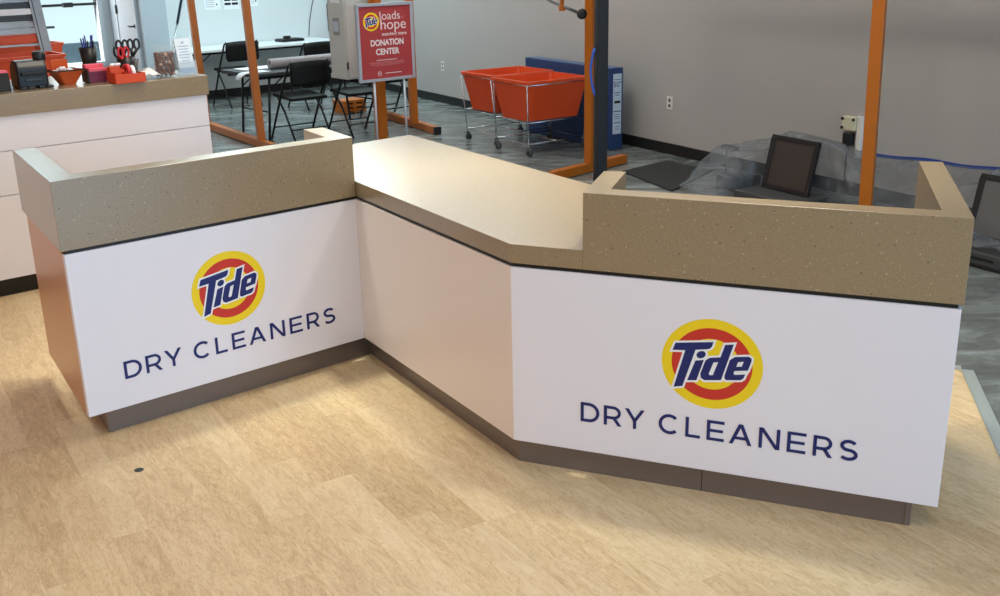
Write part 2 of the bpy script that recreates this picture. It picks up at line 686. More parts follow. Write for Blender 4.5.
def slab(mb, f, t0, t1, o0, o1, z0, z1, mi=0):
    ps = [f(t, o, z) for z in (z0, z1) for o in (o0, o1) for t in (t0, t1)]
    mb.add(ps, [(0, 2, 3, 1), (4, 5, 7, 6), (0, 1, 5, 4), (2, 6, 7, 3), (0, 4, 6, 2), (1, 3, 7, 5)], mi)


slab(b, pier, 0.25, 1.35, 0.0, 0.03, 0.0, 2.06)
door = struct(b.build('door_1', 'doorgrey', bevel=0.004))
b = MB()
for t0, t1 in ((0.17, 0.25), (1.35, 1.43)):
    slab(b, pier, t0, t1, 0.0, 0.04, 0.0, 2.14)
slab(b, pier, 0.17, 1.43, 0.0, 0.05, 2.06, 2.14)
struct(b.build('door_frame', 'doorframe', door, bevel=0.004))
b = MB()
b.tube([pier(0.33, 0.03, 1.05), pier(0.33, 0.09, 1.05), pier(0.47, 0.09, 1.05)], 0.012, 8)
b.lathe([(0.026, 0), (0.026, 0.012)], 16, pier(0.33, 0.03, 1.05), rot=V((0, 0, 1)).rotation_difference(sd).to_matrix())
struct(b.build('door_handle', 'darksteel', door))
b = MB()
b.tube([pier(1.33, 0.04, 1.18), pier(1.33, 0.04, 1.30)], 0.018, 8)
struct(b.build('hinge', 'darksteel', door))

# window wall
wp = pd.copy()


def ww(s, off, z=0.0):
    return wp + W * s - NB * off + V((0, 0, z))


gl = onplane(52, 58, wp, NB)
gr = onplane(112, 58, wp, NB)
gs0, gs1 = (gl - wp).dot(W) - 0.25, min((gr - wp).dot(W), -0.12)
gz0, gz1 = 0.42, 2.3
b = MB()
slab(b, ww, gs1, 0.0, -0.15, 0, -0.008, H)
slab(b, ww, -6.0, gs0, -0.15, 0, -0.008, H)
slab(b, ww, gs0, gs1, -0.15, 0, -0.008, gz0)
slab(b, ww, gs0, gs1, -0.15, 0, gz1, H)
struct(b.build('wall_window', 'wallback'))
win = MB()
slab(win, ww, gs0, gs1, -0.085, -0.075, gz0, gz1)
win = struct(win.build('window_1', 'pane'))
b = MB()
for (a0, a1, z0, z1) in ((gs0, gs0 + .06, gz0, gz1), (gs1 - .06, gs1, gz0, gz1), (gs0, gs1, gz0, gz0 + .06), (gs0, gs1, gz1 - .06, gz1)):
    slab(b, ww, a0, a1, -0.12, 0.03, z0, z1)
struct(b.build('window_frame', 'frame_white', win, bevel=0.004))
zr = onplane(85, 4, wp, NB).z
b = MB()
slab(b, ww, gs0 + .06, gs1 - .06, -0.07, 0.0, zr - 0.02, zr + 0.015)
slab(b, ww, (gs0 + gs1) / 2 - 0.02, (gs0 + gs1) / 2 + .12, -0.03, 0.02, zr - .035, zr + 0.03)
struct(b.build('window_rail', 'darksteel', win))
b = MB()
slab(b, ww, -4, 3, -2.2, -2.0, -0.3, onplane(85, 43, ww(0, -2.0), NB).z)
struct(b.build('exterior_parapet', 'concretewall'))
b = MB()
slab(b, ww, -12, 12, -14, -0.15, -0.4, -0.3)
struct(b.build('exterior_paving', 'asphalt'))

# remaining walls and the ceiling (behind and beside the camera)
b = MB()
b.box((-8.6, 5.0, H / 2), (0.15, 24, H))
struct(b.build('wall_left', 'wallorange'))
b = MB()
b.box((0, -4.4, 0.35), (18, 0.15, 0.7))
b.box((0, -4.4, 3.1), (18, 0.15, 0.8))
struct(b.build('wall_front', 'wall'))
b = MB()
b.prism([(-11, -5), (9, -5), (9, 22), (-11, 22)], H, H + 0.1)
struct(b.build('ceiling', 'ceil'))

# ------------------------------------------------------------------ the Z-shaped front counter
A = V((-2.17176571, 4.75166464, 0)); B = V((-1.70803505, 4.00246329, 0)); C = V((-0.67135985, 4.88491241, 0))
D = V((0.04144663, 3.70627571, 0)); FF = V((1.44610721, 3.12081401, 0)); E_ = D + (FF - D) * 0.1813
ZT, ZW, ZS, ZK, ZB = 1.108, 0.90, 0.829, 0.8175, 0.1162


def nrm(p, q):
    t = (q - p).normalized()
    return V((-t.y, t.x, 0))


def inset(p, q, r, d1, d2):
    n1, n2 = nrm(p, q), nrm(q, r)
    a1, a2 = n1.dot(q) + d1, n2.dot(q) + d2
    det = n1.x * n2.y - n1.y * n2.x
    return V(((a1 * n2.y - a2 * n1.y) / det, (n1.x * a2 - n2.x * a1) / det, 0))


nAB, nBC, nCD, nDF = nrm(A, B), nrm(B, C), nrm(C, D), nrm(D, FF)
counter = thing('reception_counter', 'Z-shaped white panelled front counter with speckled beige stone worktop and blue DRY CLEANERS lettering', 'counter')
CB = V((-0.853, 5.198, 0)); FB = V((1.706, 4.003, 0)); EB = V((0.407, 3.972, 0))
T = 0.10


def wallstrip(mb, pts, t, z0, z1):
    """vertical strip of thickness t on the left-hand side of an open outline"""
    n = len(pts)
    inn = []
    for i in range(n):
        if i == 0:
            inn.append(pts[0] + nrm(pts[0], pts[1]) * t)
        elif i == n - 1:
            inn.append(pts[-1] + nrm(pts[-2], pts[-1]) * t)
        else:
            inn.append(inset(pts[i - 1], pts[i], pts[i + 1], t, t))
    mb.prism([plan(p) for p in pts] + [plan(p) for p in inn[::-1]], z0, z1)


# stone: left upstand, worktop, right upstand
oA, oB = A - nAB * .012, None
b = MB()
wallstrip(b, [A - nAB * .015, inset(A, B, C, -.012, -.004), C - nBC * .004, CB], T, ZS, ZT)
b.build('ledge', 'stone', counter, bevel=0.0015)
b = MB()
wallstrip(b, [EB, E_, FF + (FF - D).normalized() * 0.006, FB + (FF - D).normalized() * 0.006], 0.085, ZS, ZT)
b.build('ledge', 'stone', counter, bevel=0.0015)
wb1, wb2, wb3 = V((-0.507, 6.185, 0)), V((0.419, 4.704, 0)), V((-0.803, 5.925, 0))
ein = inset(D, FF, FB, 0.0, 0.0)
b = MB()
b.prism([plan(p) for p in (C + V((.003, 0.001, 0)), D, E_ - (E_ - D).normalized() * .0005, EB - (FF - D).normalized() * .0005, wb2, wb1, wb3, CB + V((-.02, .02, 0)))], ZS, ZW)
b.build('worktop', 'stone', counter, bevel=0.0015)
# lower inner desks of both wings, behind the upstands
b = MB()
b.prism([plan(p) for p in (A + nAB * .1 + U * .0, inset(A, B, C, .1, .1), C + nBC * .1 - (C - B).normalized() * .1, CB - (C - B).normalized() * .16, CB - (C - B).normalized() * .16 - (C - B).normalized() * .9)], 0.70, 0.74)
b.build('inner_desk', 'stone', counter, bevel=0.003)
b = MB()
b.prism([plan(p) for p in (EB + nDF * .0 + (FF - D).normalized() * .1, E_ + nDF * .09 + (FF - D).normalized() * .1, FF + nDF * .09 - (FF - D).normalized() * .09, FB - (FF - D).normalized() * .09 - nDF * .02)], 0.70, 0.74)
b.build('inner_desk', 'stone', counter, bevel=0.003)
# recessed black line under the stone
b = MB()
wallstrip(b, [A + nAB * .010, inset(A, B, C, .010, .010), inset(B, C, D, .010, .010), inset(C, D, FF, .010, .010), inset(D, FF, FB, .010, .010), FB + nrm(FF, FB) * .010], 0.05, ZK - 0.004, ZS)
b.build('trim_line', 'black', counter)


def front(name, p, q, m, n, zt=None):
    mb = MB()
    ps = [p, q, q + n * .025, p + n * .025]
    mb.prism([plan(x) for x in ps], ZB, ZK - 0.004)
    return mb.build(name, m, counter, bevel=0.0015)


front('side_panel', A, B + nBC * .025, 'laminate_warmlit', nAB)['label'] = 'white end panel of the left wing, painted with warm light'
fl = front('front_panel', B, C, 'laminate', nBC)
fm = front('front_panel', C + nCD * .0, D, 'laminate_pinklit', nCD)
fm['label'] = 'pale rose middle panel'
fr_ = front('front_panel', D, FF, 'laminate', nDF)
mbx = MB()
mbx.prism([plan(p) for p in (FF + nDF * .026, FB, FB + nrm(FF, FB) * .025, FF + nDF * .026 + nrm(FF, FB) * .025)], ZB, ZK - .004)
mbx.build('side_panel', 'laminate', counter, bevel=0.0015)
# carcass backs so the counter is closed when seen from behind
b = MB()
backL = A + (C - B) * 1.0 + (CB - C) * 0
b.prism([plan(p) for p in (CB + nCD * .02 - V((.0, 0, 0)), wb3 + V((.01, -.01, 0)), wb1 - W * .02 + U * .02, wb2 - nDF * .02, EB - nDF * .05, inset(C, D, FF, .03, .03), inset(B, C, D, .03, .03))], ZB, ZS - .001)
b.build('carcass', 'laminate', counter)
# toe kicks
rk, rs = 0.055, 0.079
kA = A + nAB * rs + U * 0.0
kB = inset(A, B, C, rs, rk); kC = inset(B, C, D, rk, rk); kD = inset(C, D, FF, rk * 0.8, rk); kF = FF + nDF * rk - (FF - D).normalized() * rs
kFb = FB - (FF - D).normalized() * rs
for p, q in ((kA, kB), (kB, kC), (kC, kD), (kD, kF), (kF, kFb)):
    b = MB()
    n = nrm(p, q)
    b.prism([plan(x) for x in (p, q, q + n * .02, p + n * .02)], 0.0, ZB + .004)
    b.build('toe_kick', 'kick', counter, bevel=0.0015)
mid = (kD + kF) / 2
b = MB()
b.prism([plan(x) for x in (mid - nDF * .0015 - (FF - D).normalized() * .0012, mid - nDF * .0015 + (FF - D).normalized() * .0012, mid + nDF * .001 + (FF - D).normalized() * .0012, mid + nDF * .001 - (FF - D).normalized() * .0012)], 0.001, ZB)
b.build('kick_joint', 'black', counter)

# ---- printed emblem and lettering
LT = dict(
    T=[[(-0.757, 0.382), (0.023, 0.491), (-0.006, 0.386), (-0.04, 0.345), (-0.086, 0.323), (-0.338, 0.278), (-0.583, -0.556), (-0.769, -0.601), (-0.55, 0.242), (-0.816, 0.218)]],
    dot=[[(-0.221 + .095 * math.cos(a * PI / 10), 0.186 + .08 * math.sin(a * PI / 10) + .02 * math.cos(a * PI / 10)) for a in range(20)]],
    i=[[(-0.333, 0.042), (-0.159, 0.078), (-0.296, -0.389), (-0.49, -0.416)]],
    d=[[(0.258, 0.458), (0.432, 0.488), (0.207, -0.319), (-0.133, -0.366), (-0.206, -0.322), (-0.222, -0.234), (-0.129, 0.069), (-0.049, 0.137), (0.176, 0.179)],
       [(0.038, 0.046), (0.132, 0.067), (0.037, -0.231), (-0.029, -0.24), (-0.047, -0.211)]],
    e=[[(0.461, 0.22), (0.742, 0.265), (0.8, 0.229), (0.8, 0.164), (0.738, -0.038), (0.467, -0.083), (0.454, -0.147), (0.479, -0.166), (0.689, -0.129), (0.661, -0.217), (0.607, -0.264), (0.313, -0.305), (0.274, -0.261), (0.279, -0.189), (0.367, 0.142)],
       [(0.535, 0.12), (0.647, 0.144), (0.612, 0.033), (0.503, 0.015)]])


def emblem_into(mb, xf, rad, t):
    """xf maps (x right, y up, z out) to the parent; discs stack outward by t"""
    sc = M.Diagonal((rad, rad, 1, 1))

    def lift(k):
        return xf @ M.Translation((0, 0, t * k)) @ sc
    el = lambda r: [(1.035 * p[0], .977 * p[1]) for p in ngon(r, 72)]
    mesh_into(mb, curve_mesh([el(1.0)], t), 0, lift(0.5))
    mesh_into(mb, curve_mesh([el(0.80), el(0.565)], t), 1, lift(1.0))
    solid = dict(LT)
    eo = LT['e'][0]
    solid['e'] = [eo[:5] + eo[8:]]
    for q_, k in enumerate(LT):
        mesh_into(mb, curve_mesh(solid[k][:1], t, offset=0.044), 2, lift(1.6 + .06 * q_))
    for k in LT:
        mesh_into(mb, curve_mesh(LT[k], t), 3, lift(2.2))


def band(mb, pts, t, xf):
    """flat stroke of width t along a polyline, in letter units"""
    n = len(pts)
    L_, R_ = [], []
    for k in range(n):
        d0 = (V(pts[k]) - V(pts[k - 1])).normalized() if k else None
        d1 = (V(pts[k + 1]) - V(pts[k])).normalized() if k < n - 1 else None
        d = ((d0 or d1) + (d1 or d0)).normalized()
        c = max(.5, d.dot(d0 or d1))
        nn = V((-d.y, d.x)) * (t / 2 / c)
        L_.append(V(pts[k]) + nn)
        R_.append(V(pts[k]) - nn)
    lay(mb, [(L_[k], L_[k + 1], R_[k + 1], R_[k]) for k in range(n - 1)], xf)


def lay(mb, quads, xf, th=.0016):
    for qd in quads:
        k = len(qd)
        vs = [xf @ V((p[0], p[1], .0004)) for p in qd] + [xf @ V((p[0], p[1], .0004 + th)) for p in qd]
        mb.add(vs, [tuple(range(k)), tuple(range(k, 2 * k))] + [(i, (i + 1) % k, k + (i + 1) % k, k + i) for i in range(k)])


def arc(cx, cy, rx, ry, a0, a1, n=18):
    return [(cx + rx * math.cos(R(a0 + (a1 - a0) * k / n)), cy + ry * math.sin(R(a0 + (a1 - a0) * k / n))) for k in range(n + 1)]


def letter(mb, ch, w, xf, t=.150):
    h = t / 2

    def bar_(x0, y0, x1, y1):
        lay(mb, [((x0, y0), (x1, y0), (x1, y1), (x0, y1))], xf)

    def para(x0, y0, x1, y1, hw):
        lay(mb, [((x0 - hw, y0), (x0 + hw, y0), (x1 + hw, y1), (x1 - hw, y1))], xf)
    if ch in 'DRLEN':
        bar_(0, 0, t, 1)
    if ch == 'D':
        band(mb, [(t * .5, 1 - h), (w * .44, 1 - h)] + arc(w * .44, .5, w * .56 - h, .5 - h, 90, -90)[1:-1] + [(w * .44, h), (t * .5, h)], t, xf)
    elif ch == 'R':
        band(mb, [(t * .5, 1 - h), (w * .52, 1 - h)] + arc(w * .52, .66, w * .44 - h, .265, 90, -90)[1:-1] + [(w * .52, .395), (t * .5, .395)], t * .95, xf)
        para(w - t * .62, 0, w * .56, .40, t * .62)
    elif ch == 'Y':
        para(w / 2, .40, t * .58, 1, t * .58)
        para(w / 2, .40, w - t * .58, 1, t * .58)
        bar_(w / 2 - h, 0, w / 2 + h, .46)
    elif ch == 'C':
        band(mb, arc(w * .55, .5, w * .55 - h, .505 - h, 46, 314, 30), t, xf)
    elif ch == 'L':
        bar_(t, 0, w, t * .93)
    elif ch == 'E':
        bar_(t, 0, w, t * .93); bar_(t, 1 - t * .93, w, 1); bar_(t, .5 - t * .45, w * .93, .5 + t * .45)
    elif ch == 'A':
        para(t * .55, 0, w / 2 - t * .08, 1, t * .55)
        para(w - t * .55, 0, w / 2 + t * .08, 1, t * .55)
        bar_(w * .22, .24, w * .78, .24 + t * .9)
    elif ch == 'N':
        bar_(w - t, 0, w, 1)
        para(w - t * .62, 0, t * .62, 1, t * .62)
    elif ch == 'S':
        band(mb, arc(w * .5, .715, w * .47 - h, .21, 32, 270, 16) + arc(w * .5, .29, w * .5 - h, .215, 90, -146, 16)[1:], t, xf)


WORDS = [('D', 0.0, 0.914), ('R', 1.134, 1.989), ('Y', 2.148, 3.076), ('C', 3.739, 4.645), ('L', 4.977, 5.648), ('E', 5.948, 6.73), ('A', 6.958, 7.953), ('N', 8.255, 9.166), ('E', 9.475, 10.275), ('R', 10.571, 11.40), ('S', 11.661, 12.438)]


def lettering(mb, xf, x0, x1, zb, cap, words):
    k = (x1 - x0) / 12.438
    for ch, a, e_ in words:
        letter(mb, ch, e_ - a, xf @ M.Translation((x0 + a * k, zb, 0)) @ M.Diagonal((k, cap, 1, 1)))


for p, q, n, par, cxs, czs, x0, x1 in ((B, C, nBC, fl, 0.677, 0.527, 0.169, 1.203), (D, FF, nDF, fr_, 0.7485, 0.5286, 0.271, 1.256)):
    xa = (q - p).normalized()
    ax = xf_axes(p, xa, V((0, 0, 1)), n * -1)
    b = MB()
    emblem_into(b, ax @ M.Translation((cxs, czs, 0.0005)), 0.1705, 0.0004)
    em = b.build('emblem', ['yellow', 'red', 'white', 'navy'], par)
    em['label'] = 'round yellow and red emblem with blue Tide lettering'
    for wd, text in ((WORDS[:3], 'DRY'), (WORDS[3:], 'CLEANERS')):
        b = MB()
        lettering(b, ax, x0, x1, 0.239, 0.0775, wd)
        b.build('lettering', 'navy', par)['label'] = 'blue lettering reading ' + text

# small drill hole cap in the maple floor
b = MB()
hp = at(139, 470)
b.lathe([(0.018, 0.0), (0.018, 0.0015), (0.012, 0.002)], 20)
tag(b.build('floor_plug', 'darksteel', loc=hp), 'tiny round dark grey plug set in the maple floor', 'floor plug')

# ------------------------------------------------------------------ service desk on the left
DP = at(20, 292.8) - NB * 0.06
AD = AW


def dk(s, d, z=0.0):                 # along the desk front (0 = right end), depth, height
    return DR + W * s + NB * d + V((0, 0, z))


endp = onplane(207.5, 75, DP, NB)
DR = V((endp.x, endp.y, 0))
dz1 = endp.z
dz0 = onplane(208.3, 94.5, DP, NB).z
zs1 = onplane(211, 125.5, DP, NB).z
zs2 = onplane(30, 193, DP, NB).z
desk = thing('service_desk', 'white panelled service desk with thick beige stone top behind the left wing', 'desk')
DD = 0.80
b = MB()
slab(b, dk, -3.2, 0.0, 0.0, DD, dz0, dz1)
b.build('stone_top', 'stone', desk, bevel=0.004)
for k, (z0, z1) in enumerate(((zs1 + .002, dz0), (zs2 + .002, zs1 - .002), (0.11, zs2 - .002))):
    b = MB()
    slab(b, dk, -3.2, -0.012, 0.018, 0.04, z0, z1)
    b.build('front_panel', 'laminate', desk, bevel=0.0015)
b = MB()
slab(b, dk, -3.2, -0.012, 0.0405, DD - 0.03, 0.11, dz0 - .001)
b.build('carcass', 'laminate', desk)
b = MB()
slab(b, dk, -3.2, -0.06, 0.06, 0.08, 0.0, 0.108)
slab(b, dk, -0.08, -0.06, 0.0805, DD - .05, 0.0, 0.108)
b.build('toe_kick', 'black', desk)
DTOP = dz1 + 0.0005


def on_desk(x, y):
    return at(x, y, DTOP)


# --- things standing on the desk (left to right)
p = on_desk(2, 91)
t = thing('card_box', 'dark speckled box with pale pink top at far left end of the desk', 'box', p, AD)
b = MB(); b.frustum(0, .045, .045, .105, .04, .04, r=.008); b.build('body', 'rubber', t, bevel=.003)
b = MB(); b.frustum(.105, .04, .04, .118, .036, .036, r=.008); b.build('top', 'pink', t, bevel=.002)

p = on_desk(35, 88)
t = thing('label_printer', 'black desktop printer with rounded hood and raised knob on the desk', 'printer', p, AD)
b = MB()
pts = [(0, 0), (.17, 0), (.17, .075), (.15, .135), (.10, .165), (.03, .16), (0, .12)]
vs = [(-.105, y, z) for y, z in pts] + [(.105, y, z) for y, z in pts]
vs = [(x * .85, y * .85, z) for x, y, z in vs]
n = len(pts)
b.add(vs, [tuple(range(n - 1, -1, -1)), tuple(range(n, 2 * n))] + [(i, (i + 1) % n, n + (i + 1) % n, n + i) for i in range(n)])
b.build('body', 'bplastic', t, bevel=.012, seg=3)
b = MB(); b.box((-.0, -.008, .085), (.14, .02, .02)); b.build('slot_lip', 'bmetal', t, bevel=.004)
b = MB(); b.box((0, -.004, .05), (.10, .01, .012)); b.build('maker_strip', 'darksteel', t, bevel=.002)
b = MB(); b.lathe([(.034, 0), (.038, .02), (.038, .05), (.03, .062)], 20, (.072, .07, .145)); b.build('knob', 'bplastic', t)
b = MB()
for x in (-.075, -.03, .03, .075):
    b.box((x, -.03, .008), (.04, .05, .014))
b.build('foot', 'bplastic', t, bevel=.004)

p = on_desk(67.5, 84)
t = thing('square_bowl', 'flared orange square bowl with dark rim holding white packets', 'bowl', p, AD + R(8))
b = MB()
b.frustum(0, .04, .04, .085, .088, .075, r=.015, top=False)
b.frustum(.085, .088, .075, .0851, .082, .069, r=.015, bottom=False, top=False)
b.frustum(.085, .082, .069, .012, .036, .036, r=.012, bottom=False, top=True)
b.build('body', 'terracotta', t)
b = MB()
b.tube([(.088, .075, .086), (-.088, .075, .086), (-.088, -.075, .086), (.088, -.075, .086)], .005, 6, closed=True)
b.build('rim', 'bowlrim', t)
b = MB()
b.box((0, .072, .115), (.11, .008, .06)); b.build('backrest_lip', 'terracotta', t, bevel=.003)
for k in range(5):
    b = MB(); b.box((0, 0, 0), (.035, .028, .014), M.Rotation(.3 * k, 3, 'Z') @ M.Rotation(.25, 3, 'X'))
    q = p + V((-.05 + .022 * k, -.03 + .012 * (k % 2), .078 + .01 * (k % 3)))
    tag(b.build('sugar_packet', 'white', loc=q, bevel=.002), 'small white packet in the orange square bowl', 'packet', 'white packets in the orange bowl')

p = on_desk(96, 82)
t = thing('note_tray', 'plum and black note tray with a bright pink pad on top', 'tray', p, AD)
b = MB(); b.frustum(0, .055, .05, .07, .06, .055, r=.006); b.build('body', 'plum', t, bevel=.003)
b = MB(); b.box((-.058, 0, .04), (.014, .1, .075)); b.build('side', 'bplastic', t, bevel=.003)
b = MB(); b.box((.004, .0, .079), (.115, .11, .018)); b.box((.004, .03, .098), (.115, .05, .02)); b.build('note_pad', 'pink', t, bevel=.002)

p = on_desk(91, 72)
t = thing('pen_cup', 'black flared pen cup crowded with blue and black pens', 'pen cup', p, AD)
b = MB()
b.lathe([(.036, 0), (.060, .165), (.056, .165), (.033, .008)], 20, cap1=False); b.build('cup', 'bplastic', t)
for k in range(9):
    a = k * 2.4
    r0 = .010 + .010 * (k % 2)
    pb = p + V((r0 * math.cos(a), r0 * math.sin(a), .012))
    tp = p + V(((r0 + .028) * math.cos(a), (r0 + .028) * math.sin(a), .205 + .02 * (k % 3)))
    b = MB(); b.tube([pb, pb.lerp(tp, .96), tp], [.0045, .005, .003], 7)
    tag(b.build('pen', 'penblue' if k % 3 else 'bplastic'), ('slim blue pen standing in the black pen cup' if k % 3 else 'slim black pen standing in the black pen cup'), 'pen', 'pens in the black cup')

p = on_desk(127, 82)
t = thing('desk_organizer', 'bright orange divided organizer tray in front of the scissors', 'organizer', p, AD)
b = MB()
b.box((0, 0, .004), (.19, .14, .008))
for (x, y, sx, sy, z) in ((0, -.068, .19, .005, .05), (0, .068, .19, .005, .075), (-.093, 0, .005, .14, .06), (.093, 0, .005, .14, .05), (-.022, 0, .005, .13, .06), (-.05, 0, .09, .005, .07)):
    b.box((x, y, z / 2 + .006), (sx, sy, z))
b.build('tray', 'oplastic', t, bevel=.0015)
b = MB(); b.box((-.0575, .04, .06), (.065, .05, .075)); b.build('pocket', 'oplastic', t, bevel=.003)
for k in range(4):
    b = MB(); b.lathe([(.011, -.008), (.013, 0), (.011, .008)], 12)
    q = p + W * (-.07 + .016 * k) + NB * (.035 + .01 * (k % 2)) + V((0, 0, .107))
    tag(b.build('eraser_cap', 'white', loc=q), 'tiny white cap in the raised pocket of the orange organizer', 'cap', 'white caps in the organizer')
b = MB()
rq = M.Rotation(R(90), 3, 'Y')
b.lathe([(.03, -.011), (.05, -.011), (.05, .011), (.03, .011)], 24, rot=rq, cap0=False, cap1=False)
b.lathe([(.03, .011), (.03, -.011)], 24, rot=rq, cap0=False, cap1=False)
tag(b.build('tape_roll', 'redtape', loc=p + W * .008 + NB * .0 + V((0, 0, .060)), rotz=AD), 'upright red tape roll in the orange organizer', 'tape roll')
b = MB()
b.lathe([(.03, -.011), (.045, -.011), (.045, .011), (.03, .011)], 24, rot=rq, cap0=False, cap1=False)
b.lathe([(.03, .011), (.03, -.011)], 24, rot=rq, cap0=False, cap1=False)
tag(b.build('tape_roll', 'white', loc=p + W * .036 + NB * .0 + V((0, 0, .055)), rotz=AD), 'upright white tape roll beside the red roll', 'tape roll')
b = MB()
b.tube([(0, 0, .022), (.006, 0, .09), (.016, 0, .135)], [.011, .012, .015], 8)
tag(b.build('marker', 'greymark', loc=p + W * .066 + NB * .01, rotz=AD), 'stubby grey marker leaning in the orange organizer', 'marker')

p = on_desk(130, 76) + NB * 0.03
t = thing('scissors_holder', 'low dark holder behind the organizer keeping the scissors upright', 'holder', p, AD)
b = MB()
b.lathe([(.05, 0), (.058, .12), (.055, .12), (.047, .008)], 20, cap1=False)
b.build('cup', 'bplastic', t)


def scissors(px, lean, h, red=False, yaw=0.0, label='', dy=0.0):
    o = thing('scissors', label, 'scissors', p + W * px + NB * dy + V((0, 0, .012)), AD + yaw, 'scissors in the dark holder')
    mb = MB(); mb.tube([(0, 0, 0), (lean * .5, 0, h * .55)], [.003, .008], 6); mb.build('blade', 'steel', o)
    for sgn in (-1, 1):
        mb = MB()
        cx_ = lean + sgn * .021
        cz_ = h - .035
        ring = [(cx_ + .017 * math.cos(a * PI / 8), 0, cz_ + .032 * math.sin(a * PI / 8)) for a in range(16)]
        mb.tube(ring, .0072, 7, closed=True)
        mb.tube([(lean * .5, 0, h * .5), (cx_, 0, cz_ - .03)], .010, 7)
        mb.build('handle', 'redtape' if red else 'bplastic', o)
    return o


scissors(-.016, -.022, .18, False, .1, 'black-handled scissors leaning left, shortest in the dark holder', .0)
scissors(-.002, -.005, .215, False, .0, 'black-handled scissors standing in the middle of the dark holder', .022)
scissors(.024, .030, .22, False, .0, 'black-handled scissors leaning right with the tallest loops', -.018)
scissors(-.004, -.022, .175, True, .2, 'red-handled scissors low on the left of the dark holder', -.03)

p = on_desk(148, 78.6)
b = MB()
g = 12
for i in range(g + 1):
    for j in range(g + 1):
        x, y = (i / g - .5) * .135, (j / g - .5) * .11
        rr = math.hypot(x / .08, y / .06)
        z = max(0, 1 - rr * .75) * .05 + .012 * math.sin(x * 90 + y * 60) * max(0, 1 - rr * .5) + .012
        b.v.append(V((x, y, max(.004, z))))
for i in range(g):
    for j in range(g):
        k = i * (g + 1) + j
        b.f.append([k, k + 1, k + g + 2, k + g + 1]); b.m.append(0); b.sm.append(True)
tag(b.build('crumpled_cloth', 'cloth', loc=p, rotz=AD, solid=.006), 'crumpled white cloth between organizer and glass jar', 'cloth')

p = on_desk(166, 76.5)
t = thing('glass_jar', 'clear glass jar with lid full of brown nuts', 'jar', p, AD)
b = MB()
b.lathe([(.06, 0), (.068, .012), (.068, .135), (.056, .155), (.056, .165)], 28, cap1=False)
b.build('glass', 'glass', t)
b = MB(); b.lathe([(.062, .165), (.064, .168), (.064, .188), (.058, .195), (.02, .197)], 28); b.build('lid', 'glass', t)
k = 0
src = {}
for lay in range(9):
    zz = .018 + lay * .0155
    for (rad, num) in ((.0, 1), (.026, 5), (.049, 10)):
        for j in range(num):
            a = 2 * PI * j / num + lay * .5
            if rad < .04 and lay not in (8,):
                continue
            m_ = 'candy2' if (k * 7) % 11 == 0 else 'candy'
            if m_ not in src:
                mb = MB(); mb.lathe([(.002, -.0098), (.010, -.007), (.0132, 0), (.010, .007), (.002, .0098)], 10)
                src[m_] = mb.build('nut', m_)
                o = src[m_]
            else:
                o = src[m_].copy(); COL.objects.link(o)
            o.location = p + V((rad * math.cos(a), rad * math.sin(a), zz + .002 * math.sin(k)))
            o.rotation_euler = (k * .7, k * 1.3, k)
            tag(o, ('pale nut among the brown ones in the glass jar' if m_ == 'candy2' else 'brown nut in the clear glass jar'), 'nut', 'nuts in the glass jar')
            k += 1

p = on_desk(187.5, 75)
t = thing('leaflet_holder', 'tilted clear acrylic holder with leaflets at the right end of the desk', 'leaflet holder', p, AD)
tilt = M.Rotation(R(-12), 3, 'X')
b = MB()
b.box((0, .03, .12), (.125, .004, .235), tilt)
b.box((0, -.02, .05), (.125, .004, .09), tilt)
b.box((0, .005, .004), (.125, .07, .006))
b.build('stand', 'acrylic', t, bevel=.001)
for k in range(3):
    b = MB()
    b.box((0, 0, .115), (.105, .0025, .215), None, 0)
    for j in range(7):
        b.box((0, -.0016, .175 - .018 * j), (.075 - .01 * (j % 3), .0008, .005), None, 1)
    b.box((0, -.0016, .022), (.104, .0008, .035), None, 2)
    b.box((0, -.0016, .198), (.018, .0008, .012), None, 1)
    o = b.build('leaflet', ['leaflet', 'leafink', 'leafblue'])
    o.location = p + W * 0 + NB * (-.014 + .0055 * k) + V((0, 0, .01))
    o.rotation_euler = (R(-12), 0, AD)
    tag(o, 'white leaflet with small printed lines in the acrylic holder', 'leaflet', 'leaflets in the acrylic holder')

# ------------------------------------------------------------------ behind the desk: back counter, bins, slatted rack, pole
bz = 0.85
b1 = V((-5.27, 14.958, 0))


def bc(s, d, z=0.0):
    return V((b1.x, b1.y, 0)) + W * s - NB * d + V((0, 0, z))


t = thing('side_table', 'white side table under the orange bins behind the service desk', 'table')
b = MB(); slab(b, bc, -4.3, -1.55, 2.95, 4.85, bz - .04, bz); b.build('tabletop', 'table', t, bevel=.004)
for s_ in (-4.2, -1.65):
    for d_ in (3.05, 4.75):
        b = MB(); slab(b, bc, s_ - .03, s_ + .03, d_ - .03, d_ + .03, 0.0, bz - .04); b.build('leg', 'frame_white', t, bevel=.004)


def tub(mb, hx, hy, z0, z1, ix, iy, wall=.008, rim=.03, mi=0):
    """tapered open tub with rolled rim; hx, hy at the rim, ix, iy at the floor"""
    mb.frustum(z0, ix, iy, z1 - .03, hx - rim * .4, hy - rim * .4, r=.05, top=False, mi=mi)
    mb.frustum(z1 - .03, hx - rim * .4, hy - rim * .4, z1 - .028, hx, hy, r=.05, bottom=False, top=False, mi=mi)
    mb.frustum(z1 - .028, hx, hy, z1, hx, hy, r=.05, bottom=False, top=False, mi=mi)
    mb.frustum(z1, hx, hy, z1 + .001, hx - rim, hy - rim, r=.045, bottom=False, top=False, mi=mi)
    mb.frustum(z1, hx - rim, hy - rim, z0 + wall, ix - wall, iy - wall, r=.04, bottom=False, top=True, mi=mi)


